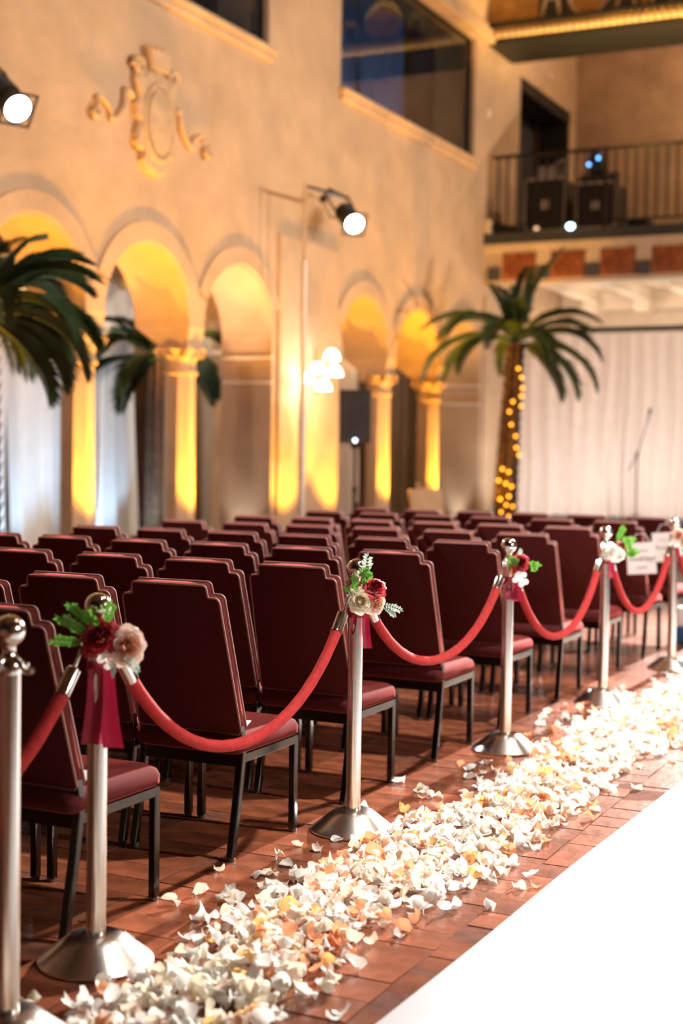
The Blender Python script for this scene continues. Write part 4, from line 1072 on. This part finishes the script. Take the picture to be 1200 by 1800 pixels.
q = Vector((.22, 0, 1)).to_track_quat('Z', 'Y').to_matrix().to_4x4()
m = MB(); m.lathe([(.010, -.04), (.014, .08)], 12, q); m.build('handle', MT['black'], mc, True)
m = MB(); m.lathe([(.016, .08), (.024, .10), (.026, .13), (.02, .15), (.004, .155)], 14, q); m.build('mic_head', MT['blackmetal'], mc, True)

# ================================================================== disc jockey gear on the balcony
def case(label, x0, x1, z1, y0=21.8, y1=22.5):
    t = thing('flight_case', label, 'case', ((x0+x1)/2, (y0+y1)/2, 4.92), 0, 'flight cases on the balcony')
    w = (x1-x0)/2; d = (y1-y0)/2; h = z1-4.92
    m = MB(); m.box((-w+.01, -d+.01, 0), (w-.01, d-.01, h-.01)); m.build('body', MT['black'], t)
    for sx in (-1, 1):
        for sy in (-1, 1):
            m = MB(); m.box((sx*w-.02, sy*d-.02, 0), (sx*w+.02, sy*d+.02, h), .004); m.build('corner_edging', MT['silver'], t)
    for z in (.06, h):
        m = MB(); m.box((-w, -d-.012, z-.02), (w, -d+.012, z+.02), .004); m.build('edging', MT['silver'], t)
    m = MB(); m.box((-.06, -d-.02, h*.45), (.06, -d-.005, h*.62), .006); m.build('latch', MT['silver'], t)
    return t
case('left black flight case behind the balcony railing', -7.42, -6.78, 5.80)
case('right black flight case behind the balcony railing', -6.60, -5.98, 5.68)
t = thing('laptop', 'tilted laptop on the left flight case', 'laptop', (-7.10, 21.95, 5.80), R(20))
m = MB(); m.box((-.16, -.11, 0), (.16, .11, .02), .004); m.build('keyboard_base', MT['black'], t)
m = MB(); m.box((-.16, .10, .02), (.16, .115, .24), .004, Matrix.Translation((0, 0, 0))); m.build('lid', MT['silver'], t)
t = thing('laptop_stand', 'angled silver stand arm above the left flight case', 'stand', (-6.86, 22.25, 5.80))
m = MB(); m.tube([(-.10, 0, .0), (-.08, 0, .30), (.14, 0, .46)], .016, 8); m.build('arm', MT['silver'], t, True)
m = MB(); m.box((-.06, -.05, .25), (.22, .05, .28), .005, Matrix.Rotation(R(-28), 4, 'Y') @ Matrix.Translation((-.12, 0, .10))); m.build('tray', MT['silver'], t)
t = thing('mixer', 'black mixer with blue lamps on the right flight case', 'mixer', (-6.28, 21.95, 5.70))
m = MB(); m.add([(-.28, -.18, 0), (.28, -.18, 0), (.28, .18, 0), (-.28, .18, 0), (-.28, -.18, .06), (.28, -.18, .06), (.28, .18, .20), (-.28, .18, .20)], [(3,2,1,0), (4,5,6,7), (0,1,5,4), (1,2,6,5), (2,3,7,6), (3,0,4,7)]); m.build('chassis', MT['black'], t)
m = MB(); m.lathe([(.12, .18), (.13, .30), (.10, .48), (.06, .50)], 16, Matrix.Translation((-.06, .02, 0))); m.build('effect_head', MT['black'], t, True)
for dx, dz in ((.02, .36), (-.13, .27)):
    m = MB(); m.sphere((dx-.0, -.14, dz), .026, 12, 8); m.build('blue_lamp', MT['blueled'], t, True)
o = MB().box((-.30, -.2, 0), (.30, .2, .30), .03).build('equipment_bag', MT['black'], None, False, (-5.95, 22.75, 4.92)); tag(o, 'black equipment bag slumped behind the right flight case', 'bag')
for k, (x, mt_, r_, lab) in enumerate(((-6.57, 'cyanlamp', .055, 'bright cyan lamp on the balcony edge'), (-7.12, 'dimbulb', .035, 'small warm lamp on the balcony edge'))):
    t = thing('balcony_lamp', lab, 'lamp', (x, 21.44, 4.92))
    m = MB(); m.box((-.05, -.0, 0), (.05, .05, .09), .01); m.build('housing', MT['black'], t)
    m = MB(); m.sphere((0, -.01, .045), r_ , 14, 10, (1.1, .4, .85)); m.build('lit_lens', MT[mt_], t, True)

# ================================================================== reserved cards
def card(label, loc, rx, rz):
    t = thing('reserved_card', label, 'sign', loc, rz, 'reserved cards on the chairs')
    t.rotation_euler = (rx, R(-4), rz)
    m = MB(); m.box((-.098, -.002, -.215), (.098, .002, 0), .0); m.build('card', MT['paper'], t)
    cu = bpy.data.curves.new('lettering', 'FONT'); cu.body = 'Reserved'; cu.size = .046; cu.align_x = 'CENTER'; cu.shear = .35
    o = bpy.data.objects.new('tmp', cu); C.objects.link(o)
    me = bpy.data.meshes.new_from_object(o.evaluated_get(bpy.context.evaluated_depsgraph_get())); bpy.data.objects.remove(o)
    me.materials.clear(); me.materials.append(MT['ink'])
    for p in me.polygons: p.material_index = 0
    put('lettering', me, t, (0, -.0026, -.125), (PI/2, 0, 0))
    m = MB()
    for z, w in ((-.055, .05), (-.17, .035)):
        m.tube([(-w+2*w*k/30, -.003, z+.007*math.sin(k*1.1)) for k in range(31)], .0012, 4)
    m.build('script_line', MT['ink'], t)
    m = MB(); m.tube([(-.06, 0, 0), (-.03, .02, .06), (.03, .02, .06), (.06, 0, 0)], .002, 5); m.build('hanging_cord', MT['paper'], t)
card('white reserved card hung on the eighth-row aisle chair', (-2.405, 9.61, .815), R(-6), R(14))
card('white reserved card hung on the farthest aisle chair', (-2.44, 10.47, .845), R(-6), R(14))

# small bag standing beyond the farthest stanchion
t = thing('small_bag', 'small white bag with blue base on the floor at the right edge', 'bag', (-2.33, 10.74, 0), R(4))
m = MB(); m.box((-.07, -.05, .0), (.07, .05, .13), .012); m.build('base', mat('blue_fabric', (.02, .12, .30), .7, var=.3, scale=20), t)
m = MB(); m.box((-.066, -.046, .13), (.066, .046, .28), .012); m.build('body', MT['paper'], t)
m = MB(); m.tube([(-.04, 0, .28), (-.03, 0, .34), (.03, 0, .34), (.04, 0, .28)], .005, 6); m.build('handle', MT['black'], t)
